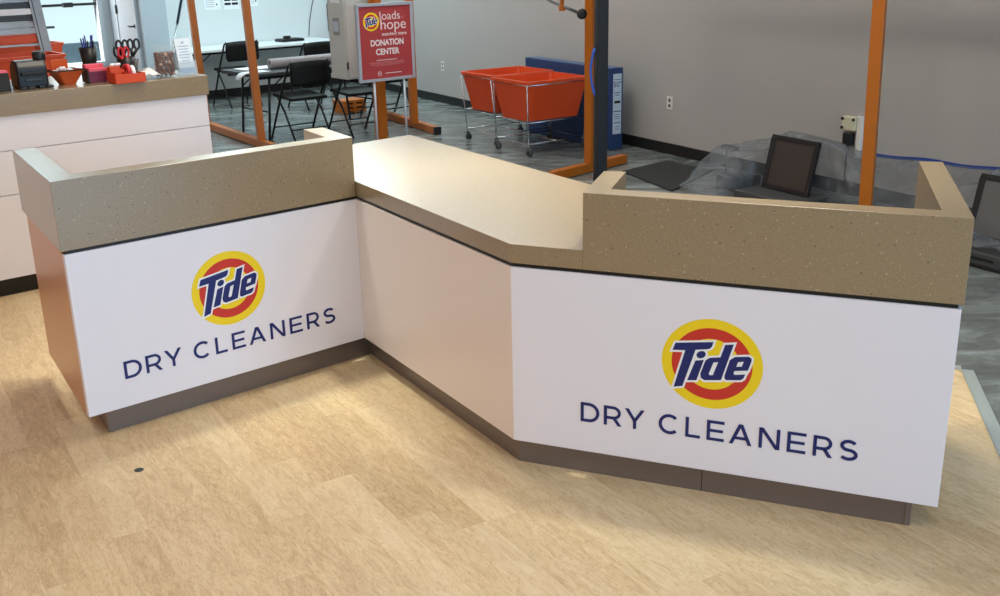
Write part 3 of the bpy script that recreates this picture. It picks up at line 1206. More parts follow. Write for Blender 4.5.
bz1 = 1.10
rc = at(63.5, 53, bz1)
t = thing('orange_bin', 'orange plastic bin with wide rim standing behind the black printer', 'bin', V((rc.x, rc.y, bz)) - W * .50 + NB * .12, AD)
b = MB(); tub(b, .50, .22, 0.001, bz1 - bz, .46, .18); b.build('tub', 'oplastic', t)
rc2 = at(63, 42, bz1 + .02)
t = thing('orange_bin', 'second orange bin, half hidden behind the slatted steel rack', 'bin', V((rc2.x, rc2.y, bz)) - W * .45 + NB * .1, AD)
b = MB(); tub(b, .45, .16, .001, bz1 + .02 - bz, .40, .13); b.build('tub', 'oplastic', t)
# slatted steel rack with a curved end plate
sp_ = at(44.5, 47, bz1 + .03)
RX = V((sp_.x, sp_.y, 0)) + NB * 0.02


def rk_(s, d, z=0.0):
    return RX + W * s + NB * d + V((0, 0, z))


t = thing('slatted_steel_rack', 'curved rack of wide polished steel slats with grey end plate behind the orange bin', 'rack')
prof = []
for k in range(13):
    a = k / 12
    prof.append((.02 + .10 * math.sin(a * 1.6), bz1 - .24 + a * .95, -.05 * a))
b = MB()
for (w0, w1) in ((0.0, .022), (.03, .105)):
    pts = []
    for k in range(13):
        d_, z_, sh = prof[k]
        pts.append((sh, d_, z_))
    for k in range(12):
        (s0, d0, z0), (s1, d1, z1) = pts[k], pts[k + 1]
        vs = [rk_(s0 + w0, d0, z0), rk_(s0 + w1, d0, z0), rk_(s1 + w1, d1, z1), rk_(s1 + w0, d1, z1), rk_(s0 + w0, d0 + .16, z0), rk_(s0 + w1, d0 + .16, z0), rk_(s1 + w1, d1 + .16, z1), rk_(s1 + w0, d1 + .16, z1)]
        b.add(vs, [(0, 1, 2, 3), (4, 7, 6, 5), (0, 4, 5, 1), (3, 2, 6, 7), (0, 3, 7, 4), (1, 5, 6, 2)])
b.build('end_plate', 'steel', t)


def profat(z):
    a = (z - (bz1 - .24)) / .95
    return .02 + .10 * math.sin(a * 1.6), -.05 * a


zy = lambda y: onplane(25, y, RX, NB).z
for (ya, yb, m_, dd) in ((47, 44.5, 'steel', .0), (44, 35, 'oplastic', .02), (34.5, 28.8, 'steel', .0), (28.5, 22.5, 'chrome', .01), (22, 15.5, 'darksteel', .03), (15, 9.3, 'white', .0), (9, 2.6, 'darksteel', .03), (2.3, -6, 'chrome', .0), (-6.3, -14, 'darksteel', .03)):
    za, zb = zy(ya), zy(yb)
    d0, s0 = profat(za)
    d1, s1 = profat(zb)
    mb = MB()
    vs = []
    for (d_, s_, z_) in ((d0, s0, za), (d1, s1, zb)):
        for th in (0, .02):
            vs += [rk_(-1.5, d_ + dd + th, z_), rk_(s_ - .002, d_ + dd + th, z_)]
    mb.add(vs, [(0, 1, 5, 4), (2, 6, 7, 3), (0, 2, 3, 1), (4, 5, 7, 6), (0, 4, 6, 2), (1, 3, 7, 5)])
    mb.build('slat', m_, t, bevel=.004)
b = MB(); b.tube([rk_(.05, .1, zy(29.5)), rk_(.16, .1, zy(29.5))], .012, 8); b.build('peg', 'darksteel', t)
b = MB(); slab(b, rk_, -1.43, -1.38, .1, .15, bz + .0005, bz1 - .02); slab(b, rk_, .0, .05, .1, .15, bz + .0005, bz1 - .2); b.build('leg', 'darksteel', t)
# pole leaning in the corner
pa = bw(s_p1 + .16, .45, 0.0)
pz = onplane(175, 37, pa, NB)
pt = onplane(182, -4, pz, NB)
dirp = (pt - pz)
foot = pz - dirp * (pz.z / dirp.z)
t = thing('leaning_pole', 'dark blue pole with pale lower section leaning behind the leaflet holder', 'pole')
b = MB(); b.tube([pz + dirp * .33, pt + dirp * .8], .018, 10); b.build('grip', 'pole', t)
b = MB(); b.tube([foot + V((0, 0, .01)), pz + dirp * .33], .013, 10); b.build('shaft', 'steel', t)
b = MB(); b.box(foot + V((0, 0, .012)), (.16, .1, .024)); b.build('head', 'rubber', t, bevel=.005)

# ------------------------------------------------------------------ notices on the back wall
for k, (xa, xb, yb, lab, blocks) in enumerate(((205, 221, 10.2, 'grey printed notice with round mark on the back wall', 0), (224, 239.5, 9.8, 'printed notice with dark picture blocks on the back wall', 1), (250, 258, 6.5, 'narrow notice just right of the tall orange post', 0))):
    p0 = onplane(xa, yb, PB, NB); p1 = onplane(xb, yb - .8, PB, NB)
    wd = (p1 - p0).dot(W)
    s0 = (p0 - PB).dot(W)
    z0 = (p0.z + p1.z) / 2
    b = MB()
    slab(b, bw, s0, s0 + wd, .001, .004, z0, z0 + .28, 0)
    if blocks:
        for i in range(2):
            for j in range(3):
                slab(b, bw, s0 + .015 + i * wd * .47, s0 + wd * .46 + i * wd * .47, .004, .005, z0 + .062 + j * .055, z0 + .095 + j * .055, 1)
    else:
        for j in range(8):
            slab(b, bw, s0 + .02, s0 + wd * .6, .004, .005, z0 + .04 + j * .028, z0 + .046 + j * .028, 2)
        mp_ = bw(s0 + wd * .75, .0045, z0 + .07)
        b.lathe([(.012, 0), (.012, .001)], 14, mp_, mi=1, rot=V((0, 0, 1)).rotation_difference(NB * -1).to_matrix())
    tag(b.build('wall_notice', ['paper', 'slate', 'boxlabel']), lab, 'notice')


# ------------------------------------------------------------------ folding tables, laptop, chairs
def bar(mb, p0, p1, r=.012, mi=0):
    mb.tube([p0, p1], r, 8, mi)


def folding_table(name, label, origin, ang, L_, D_, h, topm):
    t = thing(name, label, 'table', origin, ang)
    mb = MB(); mb.box((L_ / 2, D_ / 2, h - .02), (L_, D_, .04)); mb.build('tabletop', topm, t, bevel=.008)
    mb = MB()
    mb.box((L_ / 2, .06, h - .055), (L_ - .1, .03, .028)); mb.box((L_ / 2, D_ - .06, h - .055), (L_ - .1, .03, .028))
    mb.build('apron', 'bmetal', t)
    for x, s in ((.22, 1), (L_ - .22, -1)):
        for y in (.07, D_ - .07):
            mb = MB(); bar(mb, (x, y, h - .05), (x - s * .06, y, .0), .014); mb.build('leg', 'bmetal', t)
            mb = MB(); bar(mb, (x + s * .18, y, h - .05), (x - s * .012, y, h * .74), .008); mb.build('brace', 'bmetal', t)
        mb = MB(); bar(mb, (x - s * .03, .07, h * .42), (x - s * .03, D_ - .07, h * .42), .009); mb.build('crossbar', 'bmetal', t)
    return t


# long white table along the back wall
lt0 = bw(0, 0)
f0 = at(264, 45.5, .73)
dpt = -(f0 - PB).dot(NB)
dpt = max(.5, min(.8, dpt))
sl0 = (at(197, 51, .73) - PB).dot(W) - .15
LEN1 = (at(331, 38.5, .73) - PB).dot(W) - sl0
folding_table('folding_table', 'long white folding table along the pale back wall', bw(sl0, dpt), AW, LEN1, dpt - .02, .73, 'table')
lp = onplane(288, 36.5, bw(0, dpt * .45), NB)
lp = bw((lp - PB).dot(W), dpt * .5, .731)
t = thing('laptop', 'closed black laptop with a small device on the long white table', 'laptop', lp, AW)
b = MB(); b.box((0, 0, .016), (.36, .24, .03)); b.build('body', 'bplastic', t, bevel=.006)
b = MB(); b.box((.0, 0, .036), (.34, .22, .01)); b.build('lid', 'bmetal', t, bevel=.004)
b = MB(); b.box((-.03, .02, .06), (.1, .06, .035)); b.build('dock', 'bplastic', t, bevel=.01)
# cables down the back wall
for nm, pix, lab in (('a', ((333, -20), (327, 5), (329, 30), (333, 44)), 'thick grey cable curving down the back wall beside the grey cabinet'), ('b', ((318, -20), (312, 5), (309.5, 22), (309, 36)), 'thin dark cable hanging down the back wall above the long table')):
    pts = [onplane(x, y, PB - NB * .015, NB) for x, y in pix]
    fine = []
    for i in range(len(pts) - 1):
        for j in range(6):
            fine.append(pts[i].lerp(pts[i + 1], j / 6))
    fine.append(pts[-1])
    b = MB(); b.tube(fine, .011 if nm == 'a' else .006, 7)
    tag(b.build('wall_cable', 'rubber' if nm == 'b' else 'darksteel'), lab, 'cable')

# second, dark folding table
legB = at(269, 141)
legF = at(243, 134)
tz = .735
t2ang = AW
yv = (legF - legB).normalized()
org = legB - W * .16 - NB * .09
folding_table('folding_table', 'dark folding table with a paper roll and loose sheets behind the chairs', V((org.x, org.y, 0)), AW, 1.75, .74, tz, 'darktop')


def t2(x, y, z=0.0):
    return V((org.x, org.y, 0)) + W * x + NB * y + V((0, 0, z))


b = MB()
nseg = 18
b.lathe([(.02, 0), (.052, 0), (.056, .01), (.056, 1.0), (.052, 1.01), (.02, 1.01), (.02, 0)], 20, rot=M.Rotation(R(90), 3, 'Y'), cap0=False, cap1=False)
o = b.build('paper_roll', 'roll', loc=t2(.36, .30, tz + .058), rotz=AW)
tag(o, 'long mauve-grey paper roll lying on the dark folding table', 'paper roll')
b = MB(); b.box((0, 0, .004), (.50, .26, .006)); tag(b.build('loose_sheet', 'paper', loc=t2(.36, .53, tz + .001), rotz=AW + .05), 'white sheet lying flat behind the paper roll', 'sheet of paper')
b = MB()
pts = [(.25, .0), (.10, .0), (0, 0.0), (-.04, -.008), (-.075, -.03), (-.095, -.07)]
for i, (x, z) in enumerate(pts):
    b.v += [V((x, .0 + .012 * i, z)), V((x, .20 - .006 * i, z))]
for i in range(len(pts) - 1):
    k = i * 2
    b.f.append([k, k + 1, k + 3, k + 2]); b.m.append(0); b.sm.append(True)
tag(b.build('loose_sheet', 'paper', loc=t2(.0, .06, tz + .006), rotz=AW, solid=.002), 'white sheet hanging over the left end of the dark table', 'sheet of paper')


CH = 1.05


def make_chair(label, loc, ang):
    """black steel folding chair; faces local +y, x across"""
    t = thing('folding_chair', label, 'chair', loc, ang, 'black folding chairs around the tables')
    k = CH
    w = .235 * k
    mb = MB()
    mb.box((0, .0, .45 * k), (.42 * k, .40 * k, .035), M.Rotation(R(3), 3, 'X')); mb.build('seat', 'bvinyl', t, bevel=.014, seg=3)
    mb = MB()
    n = 10
    for j, zz in enumerate((.58, .62, .76, .81)):
        for i in range(n + 1):
            x = (i / n - .5) * .44 * k * (.92 if j in (0, 3) else 1)
            y = -.235 * k - .03 * (1 - (2 * i / n - 1) ** 2) - .05 * (zz - .58)
            z = zz * k + (.012 * (1 - (2 * i / n - 1) ** 2) if j == 3 else 0)
            mb.v.append(V((x, y, z)))
    for j in range(3):
        for i in range(n):
            q = j * (n + 1) + i
            mb.f.append([q, q + 1, q + n + 2, q + n + 1]); mb.m.append(0); mb.sm.append(True)
    mb.build('backrest', 'bvinyl', t, solid=.03)
    for s in (-1, 1):
        mb = MB()
        mb.tube([(s * w, .25 * k, 0.0), (s * w, .12 * k, .22 * k), (s * w, -.05 * k, .5 * k), (s * w * .98, -.23 * k, .78 * k), (s * w * .86, -.245 * k, .815 * k)], .0125, 8)
        mb.build('front_leg', 'bmetal', t)
        mb = MB()
        mb.tube([(s * w * .9, -.24 * k, 0.0), (s * w * .9, -.05 * k, .30 * k), (s * w * .9, .08 * k, .44 * k)], .0115, 8)
        mb.build('rear_leg', 'bmetal', t)
    mb = MB(); bar(mb, (-w, .17 * k, .13 * k), (w, .17 * k, .13 * k), .008); mb.build('stretcher', 'bmetal', t)
    mb = MB(); bar(mb, (-w * .9, -.16 * k, .13 * k), (w * .9, -.16 * k, .13 * k), .008); mb.build('stretcher', 'bmetal', t)
    return t


AC = AW - R(2)
cA = at(303.5, 139)
chair = make_chair('black folding chair pushed under the dark table, nearest to the front counter', V((cA.x, cA.y, 0)), AC)
cB = at(239, 105)
dup(chair, V((cB.x, cB.y, 0)), AC, 'black folding chair at the long white table behind the tall orange post')
cC = at(318, 43, .84)
dup(chair, V((cC.x, cC.y, 0)) + NB * .2, AC, 'black folding chair at the right end of the long white table')
cD = at(359, 133.5)
dup(chair, V((cD.x, cD.y, 0)), AC, 'black folding chair below the grey cabinet beside the poster stand')
cE = at(389, 118)
dup(chair, V((cE.x, cE.y, 0)), AC, 'black folding chair almost hidden behind the poster stand')
b = MB()
oc = at(350, 112)
for k in range(3):
    b.box((0, 0, .03 + .055 * k), (.34, .26, .03))
    for x in (-.14, 0, .14):
        b.box((x, 0, .005 + .055 * k + .0), (.05, .26, .028) if k == 0 else (.05, .26, .03))
tag(b.build('slatted_crate', 'osteel', loc=V((oc.x, oc.y, .009)), rotz=AW, bevel=.003), 'low orange slatted crate on the floor behind the chairs', 'crate')

# ------------------------------------------------------------------ orange garment-rail frames
TUB = .078


def sq(mb, p0, p1, a, rotz, mi=0):
    """square tube from p0 to p1"""
    p0, p1 = V(p0), V(p1)
    d = p1 - p0
    L_ = d.length
    z = d.normalized()
    x = V((math.cos(rotz), math.sin(rotz), 0))
    if abs(z.dot(V((0, 0, 1)))) < .9:
        y = V((0, 0, 1)); x = y.cross(z).normalized()
    else:
        x = (x - z * x.dot(z)).normalized(); y = z.cross(x)
    mrot = M((x, y, z)).transposed()
    mb.box((p0 + p1) / 2, (a, a, L_), mrot, mi)


HF = 2.25
# frame 1: floor beam along the room with the tall post by the dark table
m0 = at(262, 147) ; m1 = at(207.5, 128)
ub = (m0 - m1).normalized()
t = thing('garment_frame', 'tall orange steel frame with floor beam standing beside the service desk', 'frame')
b = MB(); sq(b, m1 + V((0, 0, TUB / 2)) - ub * .3, m0 + V((0, 0, TUB / 2)) + ub * .35, TUB, 0); b.build('floor_beam', 'osteel', t, bevel=.004)
b = MB(); sq(b, m0 + V((0, 0, TUB)), m0 + V((-.05, 0, HF)), TUB * .95, AU); b.build('post', 'osteel', t, bevel=.004)
b = MB(); sq(b, m1 + V((0, 0, TUB)), m1 + V((-.06, 0, HF)), TUB * .95, AU); b.build('post', 'osteel', t, bevel=.004)
b = MB(); sq(b, m1 + V((-.06, 0, HF)), m0 + V((-.05, 0, HF)), TUB, 0); b.build('top_beam', 'osteel', t, bevel=.004)
b = MB(); b.box(m0 + ub * .355 + V((0, 0, TUB / 2)), (.02, TUB + .004, TUB + .004), M.Rotation(math.atan2(ub.y, ub.x), 3, 'Z')); b.build('end_cap', 'bplastic', t)

# frame 2: behind the poster stand
g0 = at(414.5, 130); ge0 = at(385, 117); ge1 = at(437, 134)
gd = (ge1 - ge0).normalized()
pA = V((-1.13, 10.55, 0)) + V((0, 0, 0))
pA = onplane(382, 139, (0, 10.9, 0), V((0, 1, 0))); pA.z = 0
t = thing('garment_frame', 'orange steel frame with capped floor beam behind the poster stand', 'frame')
b = MB(); sq(b, ge0 + V((0, 0, TUB / 2)) - gd * .2, ge1 + V((0, 0, TUB / 2)), TUB, 0); b.build('floor_beam', 'osteel', t, bevel=.004)
b = MB(); b.box(ge1 + gd * .01 + V((0, 0, TUB / 2)), (.035, TUB + .006, TUB + .006), M.Rotation(math.atan2(gd.y, gd.x), 3, 'Z')); b.build('end_cap', 'bplastic', t)
b = MB(); sq(b, g0 + V((0, 0, TUB)), g0 + V((0, 0, HF)), TUB, AU); b.build('post', 'osteel', t, bevel=.004)
b = MB(); sq(b, pA + V((0, 0, 0)), pA + V((0, 0, HF)), .095, AU + R(20)); b.build('post', 'osteel', t, bevel=.004)
b = MB(); sq(b, pA + V((0, 0, HF)), g0 + V((0, 0, HF)), TUB, 0); b.build('top_beam', 'osteel', t, bevel=.004)
# hanging rail with a round end stop, carried by an orange bracket
r0 = at(582, 14, 1.42); r1 = g0 + V((0, 0, 1.9))
rdir = (at(545, -1, 1.42) - r0).normalized()
r1 = r0 + rdir * 2.6
rail = [r0 - rdir * .02, r1]
b = MB(); b.tube(rail, .014, 8); b.build('rail', 'bmetal', t)
b = MB(); b.lathe([(.02, -.012), (.042, -.006), (.042, .006), (.02, .012)], 18, r0, rot=V((0, 0, 1)).rotation_difference(rdir).to_matrix()); b.build('end_stop', 'bplastic', t)
k0 = at(562, 7, 1.42)
b = MB(); b.box(k0 - V((0, 0, .01)), (.06, .06, .05)); b.tube([k0 + V((0, 0, .0)), k0 + V((0, 0, .83))], .02, 8); b.build('bracket', 'osteel', t, bevel=.006)
b = MB(); sq(b, k0 + V((0, 0, .83)), g0 + V((0, 0, HF - .0)), TUB * .8, 0); b.build('top_beam', 'osteel', t, bevel=.004)

# frame 3: in the middle, beside the slate post
h0 = at(559, 178.5); h1 = at(624, 162.5); hd = (h1 - h0).normalized()
hp_ = at(594, 171.5)
hp_ = h0 + hd * (hp_ - h0).dot(hd)
t = thing('garment_frame', 'orange steel upright and floor beam right behind the slate grey post', 'frame')
b = MB(); sq(b, h0 + V((0, 0, TUB / 2)) - hd * .1, h1 + V((0, 0, TUB / 2)), TUB, 0); b.build('floor_beam', 'osteel', t, bevel=.004)
b = MB(); sq(b, hp_ + V((0, 0, TUB)), hp_ + V((0, 0, HF)), TUB, math.atan2(hd.y, hd.x)); b.build('post', 'osteel', t, bevel=.004)
b = MB(); sq(b, hp_ - hd * .5 + V((0, 0, HF)), hp_ + hd * .5 + V((0, 0, HF)), TUB, 0); b.build('top_beam', 'osteel', t, bevel=.004)
b = MB()
for dz, dn in ((0.0, 0.0), (-.26, .02)):
    e_ = hp_ + U * 3.6
    sq(b, hp_ - U * .1 + NW * dn + V((0, 0, HF + .08 + dz)), e_ + NW * dn + V((0, 0, HF + .08 + dz)), .10, 0)
b.build('rail', 'osteel', t, bevel=.004)
cp_ = onplane(600, 186, (0, 8.55, 0), V((0, 1, 0)))
t = thing('slate_post', 'dark slate grey square post standing in front of the orange upright', 'post', V((cp_.x, cp_.y, 0)), R(12))
b = MB(); b.box((0, 0, 1.6), (.092, .092, 3.2)); b.build('shaft', 'slate', t, bevel=.006)
b = MB(); b.box((0, 0, .006), (.17, .17, .012)); b.build('base_plate', 'slate', t, bevel=.003)
b = MB()
pts = []
for k in range(13):
    a = k / 12
    q = onplane(594.6 - 4.0 * math.sin(a * PI), 48 + 47 * a, (0, cp_.y - .06, 0), V((0, 1, 0)))
    pts.append(q)
b.tube(pts, .011, 6)
tag(b.build('strap', 'bluestrap'), 'bowed blue strap on the left edge of the slate grey post', 'strap')

# frame 4: right-hand post
rp = onplane(869, 205, (0, 7.0, 0), V((0, 1, 0)))
t = thing('garment_frame', 'orange steel post rising in front of the plastic sheeting', 'frame')
b = MB(); sq(b, V((rp.x - .02, rp.y, TUB)), V((rp.x - .06, rp.y, HF)), .080, AU + R(30)); b.build('post', 'osteel', t, bevel=.004)
b = MB(); b.box((rp.x - .02, rp.y, .004), (.2, .2, .024), M.Rotation(AU, 3, 'Z')); b.build('base_plate', 'osteel', t, bevel=.003)

# ------------------------------------------------------------------ grey control cabinet on the frame
cf = V((0, 10.85, 0))
cbl = onplane(348, 80, cf, V((0, 1, 0)))
cab = thing('control_cabinet', 'tall grey enamel control cabinet with stickers hanging beside the poster stand', 'cabinet', cbl, AW)
b = MB(); b.box((.22, .15, .62), (.44, .30, 1.24)); b.build('body', 'boxgrey', cab, bevel=.008)
b = MB(); b.box((.22, -.008, .62), (.42, .014, 1.21)); b.build('door', 'boxgrey', cab, bevel=.004)
for z in (.14, 1.05):
    b = MB(); b.tube([(.0, -.016, z - .035), (.0, -.016, z + .035)], .011, 8); b.build('hinge', 'darksteel', cab)
b = MB(); b.box((-.002, .15, .52), (.006, .11, .17)); b.box((-.006, .15, .52), (.002, .09, .10), None, 1); b.build('sticker', ['boxlabel', 'cartonlabel'], cab)
b = MB(); b.box((-.002, .15, .86), (.006, .17, .22), None, 0); b.box((-.006, .15, .87), (.002, .13, .13), None, 1); b.box((-.007, .15, .87), (.002, .05, .07), None, 2); b.build('sticker', ['paper', 'boxlabel', 'slate'], cab)
b = MB(); b.box((.36, .32, 1.0), (.3, .04, .05)); b.box((.36, .32, .3), (.3, .04, .05)); b.build('bracket', 'darksteel', cab)

# ------------------------------------------------------------------ poster stand
pd_ = 10.3
pb = onplane(359.8, 83.5, (0, pd_, 0), V((0, 1, 0)))
PWD, PHT = .655, .735
AP = R(40)
stand = thing('poster_stand', 'silver poster stand with red DONATION CENTER poster behind the counter', 'sign stand', V((pb.x, pb.y, 0)), AP)
z0 = pb.z
lean = M.Rotation(R(-2), 4, 'Y')
# rails of the frame
b = MB()
fw = .028
for (x, z, sx, sz) in ((PWD / 2, z0 + fw / 2, PWD, fw), (PWD / 2, z0 + PHT - fw / 2, PWD, fw), (fw / 2, z0 + PHT / 2, fw, PHT - 2 * fw), (PWD - fw / 2, z0 + PHT / 2, fw, PHT - 2 * fw)):
    b.box((x, 0, z), (sx, .03, sz))
b.build('frame', 'posterframe', stand, bevel=.003)
b = MB(); b.box((PWD / 2, .004, z0 + PHT / 2), (PWD - 2 * fw + .004, .012, PHT - 2 * fw + .004)); po = b.build('poster', 'poster', stand)
for x in (.17, PWD - .13):
    b = MB(); b.tube([(x, .005, 0.0), (x, .005, z0 + .01)], .011, 8); b.build('leg', 'posterframe', stand)
b = MB(); b.tube([(.17, -.16, .012), (.17, .16, .012)], .014, 8); b.tube([(PWD - .13, -.16, .012), (PWD - .13, .16, .012)], .014, 8); b.build('foot', 'chrome', stand)
axp = xf_axes(V((0, -.002, z0)), V((1, 0, 0)), V((0, 0, 1)), V((0, -1, 0)))
b = MB()


def ptext(body, size, x, z, width, bold=0.0, mi=0, sp=1.0):
    me = text_mesh(body, size, .0012, bold, sp, 'LEFT')
    xs = [v.co.x for v in me.vertices]
    k = width / (max(xs) - min(xs))
    mesh_into(b, me, mi, axp @ M.Translation((x, z, .0008)) @ M.Diagonal((k, 1, 1, 1)) @ M.Translation((-min(xs), 0, 0)))


ptext('loads', .112, .270, .578, .235, -.0006, 0)
ptext('of', .042, .512, .578, .040, -.0006, 1)
ptext('hope', .140, .275, .487, .295, -.0006, 0)
ptext('matching store', .046, .285, .428, .290, .0002, 0)
ptext('DONATION', .080, .150, .338, .385, .0022, 0)
ptext('CENTER', .080, .205, .252, .275, .0022, 0)
b.build('print', ['posterink', 'fadedink'], po)
b = MB()
mz = lambda z, w, h=.004, mi=1, x=PWD / 2: b.box((x, -.0028, z0 + z), (w, .0016, h), None, mi)
mz(.200, .24, .005, 0); mz(.180, .42); mz(.170, .38); mz(.158, .40, .003); mz(.150, .30, .003); mz(.072, .19, .006, 0, PWD / 2 + .07)
mesh_into(b, curve_mesh([ngon(.022, 24), ngon(.017, 24)], .0012), 0, axp @ M.Translation((.235, .072, .0008)))
mesh_into(b, curve_mesh([ngon(.006, 16)], .0012), 0, axp @ M.Translation((.235, .075, .0008)))
b.build('small_print', ['posterink', 'fadedink'], po)
b = MB()
emblem_into(b, axp @ M.Translation((.168, .565, .0003)), .088, .0007)
b.build('emblem', ['yellow', 'red', 'white', 'navy'], po)

# ------------------------------------------------------------------ orange basket carts
def make_cart(label, near, ang, L_=.78, W_=.64):
    """near rim corner at local origin; +x along the long side, +y to the far side"""
    t = thing('basket_cart', label, 'cart', near, ang, 'orange tub carts by the right wall')
    zr_, zb_ = .722, .335
    mb = MB()
    tub(mb, L_ / 2, W_ / 2, zb_, zr_, L_ / 2 - .075, W_ / 2 - .085, rim=.03)
    for i in range(len(mb.v)):
        mb.v[i] = mb.v[i] + V((L_ / 2, W_ / 2, 0))
    mb.build('tub', 'oplastic', t)
    mb = MB()
    ix, iy = .05, .05
    lo = [(ix, iy), (L_ - ix, iy), (L_ - ix, W_ - iy), (ix, W_ - iy)]
    hi = [(.012, .012), (L_ - .012, .012), (L_ - .012, W_ - .012), (.012, W_ - .012)]
    for (x0, y0), (x1, y1) in zip(lo, hi):
        mb.tube([(x0, y0, .085), (x1, y1, zr_ - .035)], .0065, 8)
    mb.tube([(x, y, .12) for x, y in lo], .006, 8, closed=True)
    mid_ = [(ix - .012, iy - .012), (L_ - ix + .012, iy - .012), (L_ - ix + .012, W_ - iy + .012), (ix - .012, W_ - iy + .012)]
    mb.tube([(x, y, zb_ - .008) for x, y in mid_], .006, 8, closed=True)
    mb.tube([(x, y, zr_ - .036) for x, y in hi], .005, 8, closed=True)
    mb.tube([(L_ / 2, iy, .12), (L_ / 2, W_ - iy, .12)], .006, 8)
    mb.build('wire_frame', 'chrome', t)
    rx = M.Rotation(R(90), 3, 'X')
    for (x, y) in lo:
        mb = MB()
        mb.lathe([(.012, -.012), (.033, -.012), (.034, 0), (.033, .012), (.012, .012)], 18, (x + .012, y, .034), rot=rx)
        ca = mb.build('caster', 'rubber', t)
        mb = MB()
        for s in (-1, 1):
            mb.box((x + .006, y + s * .017, .055), (.024, .003, .07))
        mb.box((x, y, .091), (.035, .04, .006))
        mb.build('fork', 'steel', ca)
    return t


near = at(526.6, 82.7, .722)
CA = R(34)
cart = make_cart('nearer orange tub cart on a chrome wire frame with casters', V((near.x, near.y, 0)), CA)
near2 = at(494.4, 76.3, .722)
c2_ = dup(cart, V((near2.x, near2.y, 0)) + V((math.cos(CA), math.sin(CA), 0)) * 0.0 + V((-math.sin(CA), math.cos(CA), 0)) * .02, CA, 'farther orange tub cart, partly hidden behind the nearer one')

# ------------------------------------------------------------------ long blue carton by the wall
ce = at(622, 148.2)
sC = (ce - PW).dot(U)
offC = -(ce - PW).dot(NW)
carton = thing('long_carton', 'long dark blue carton with printed white end label standing against the right wall', 'carton', wl(sC, offC), math.atan2(-U.y, -U.x))
# local x runs away from the camera along the wall, local y to the left (into the room)
hC = .80
wC = .165
lC = 1.55
b = MB(); b.box((lC / 2, wC / 2, hC / 2), (lC, wC, hC)); b.build('body', 'bluecard', carton, bevel=.004)
b = MB(); b.box((lC / 2, wC / 2, hC + .001), (lC - .02, wC - .05, .002)); b.build('top_tape', 'bluetop', carton)
b = MB()
b.box((-.001, wC * .42, hC * .56), (.002, wC * .62, hC * .74), None, 0)
for z, w_, h_ in ((.86, .5, .006), (.70, .42, .008), (.67, .3, .008), (.47, .56, .01), (.43, .4, .005), (.405, .42, .005), (.38, .36, .005), (.33, .5, .008), (.28, .3, .005), (.25, .34, .005)):
    b.box((-.0025, wC * .42, hC * z), (.001, wC * w_, h_), None, 1)
b.box((-.003, wC * .42, hC * .585), (.002, wC * .42, .025), None, 2)
axc = xf_axes(V((-.0026, wC * .42, hC * .77)), V((0, -1, 0)), V((0, 0, 1)), V((-1, 0, 0)))
mesh_into(b, text_mesh('50"', .075, .001, .0005), 1, axc)
b.build('end_label', ['cartonlabel', 'cartonink', 'black'], carton)

# black floor mat
mm = [at(*p_) for p_ in ((622, 171.5), (667, 160.8), (712, 170.5), (672, 191))]
b = MB(); b.prism([plan(q) for q in mm], -.008, .006)
tag(b.build('floor_mat', 'mat_', bevel=.003), 'flat black rubber mat on the concrete by the right wall', 'mat')

# ------------------------------------------------------------------ outlets on the right wall
def rw(s, off, z):
    return wl(s, off, z)


for s_, z_, lab in ((-5.369, .48, 'white outlet plate on the right wall left of the orange carts'), (-.696, .487, 'white outlet plate on the wall right of the blue carton')):
    t = thing('outlet', lab, 'outlet')
    b = MB(); slab(b, rw, s_ - .04, s_ + .04, .0005, .007, z_ - .062, z_ + .062); b.build('cover_plate', 'outlet', t, bevel=.002)
    b = MB()
    for dz in (-.026, .026):
        slab(b, rw, s_ - .017, s_ + .017, .007, .009, z_ + dz - .016, z_ + dz + .016)
    b.build('socket', 'outletdark', t, bevel=.001)
t = thing('wall_box', 'yellowed white wall box with dark knobs beside the right orange post', 'wall box')
b = MB(); slab(b, rw, 1.465, 1.60, .0005, .045, .51, .62); b.build('body', 'alarm', t, bevel=.008)
b = MB()
for s_, z_ in ((1.475, .60), (1.585, .60), (1.475, .53)):
    b.lathe([(.012, 0), (.012, .012)], 12, wl(s_, .045, z_), rot=V((0, 0, 1)).rotation_difference(NW * -1).to_matrix())
b.build('knob', 'rubber', t)
t = thing('power_adapter', 'black plug-in power adapter with cord below the wall box', 'adapter')
b = MB(); slab(b, rw, 1.485, 1.575, .0005, .05, .40, .49); b.build('body', 'bplastic', t, bevel=.008)
b = MB(); b.tube([wl(1.53, .03, .40), wl(1.53, .035, .3), wl(1.54, .05, .15), wl(1.6, .06, .02)], .005, 6); b.build('cord', 'bplastic', t)
t = thing('wall_conduit', 'slim white vertical conduit on the right wall beside the wall box', 'conduit')
b = MB(); slab(b, rw, 1.605, 1.655, .0005, .03, .30, .615); b.build('cover', 'outlet', t, bevel=.004)
b = MB(); slab(b, rw, 1.603, 1.657, .0005, .034, .615, .63); b.build('cap', 'outlet', t, bevel=.002)


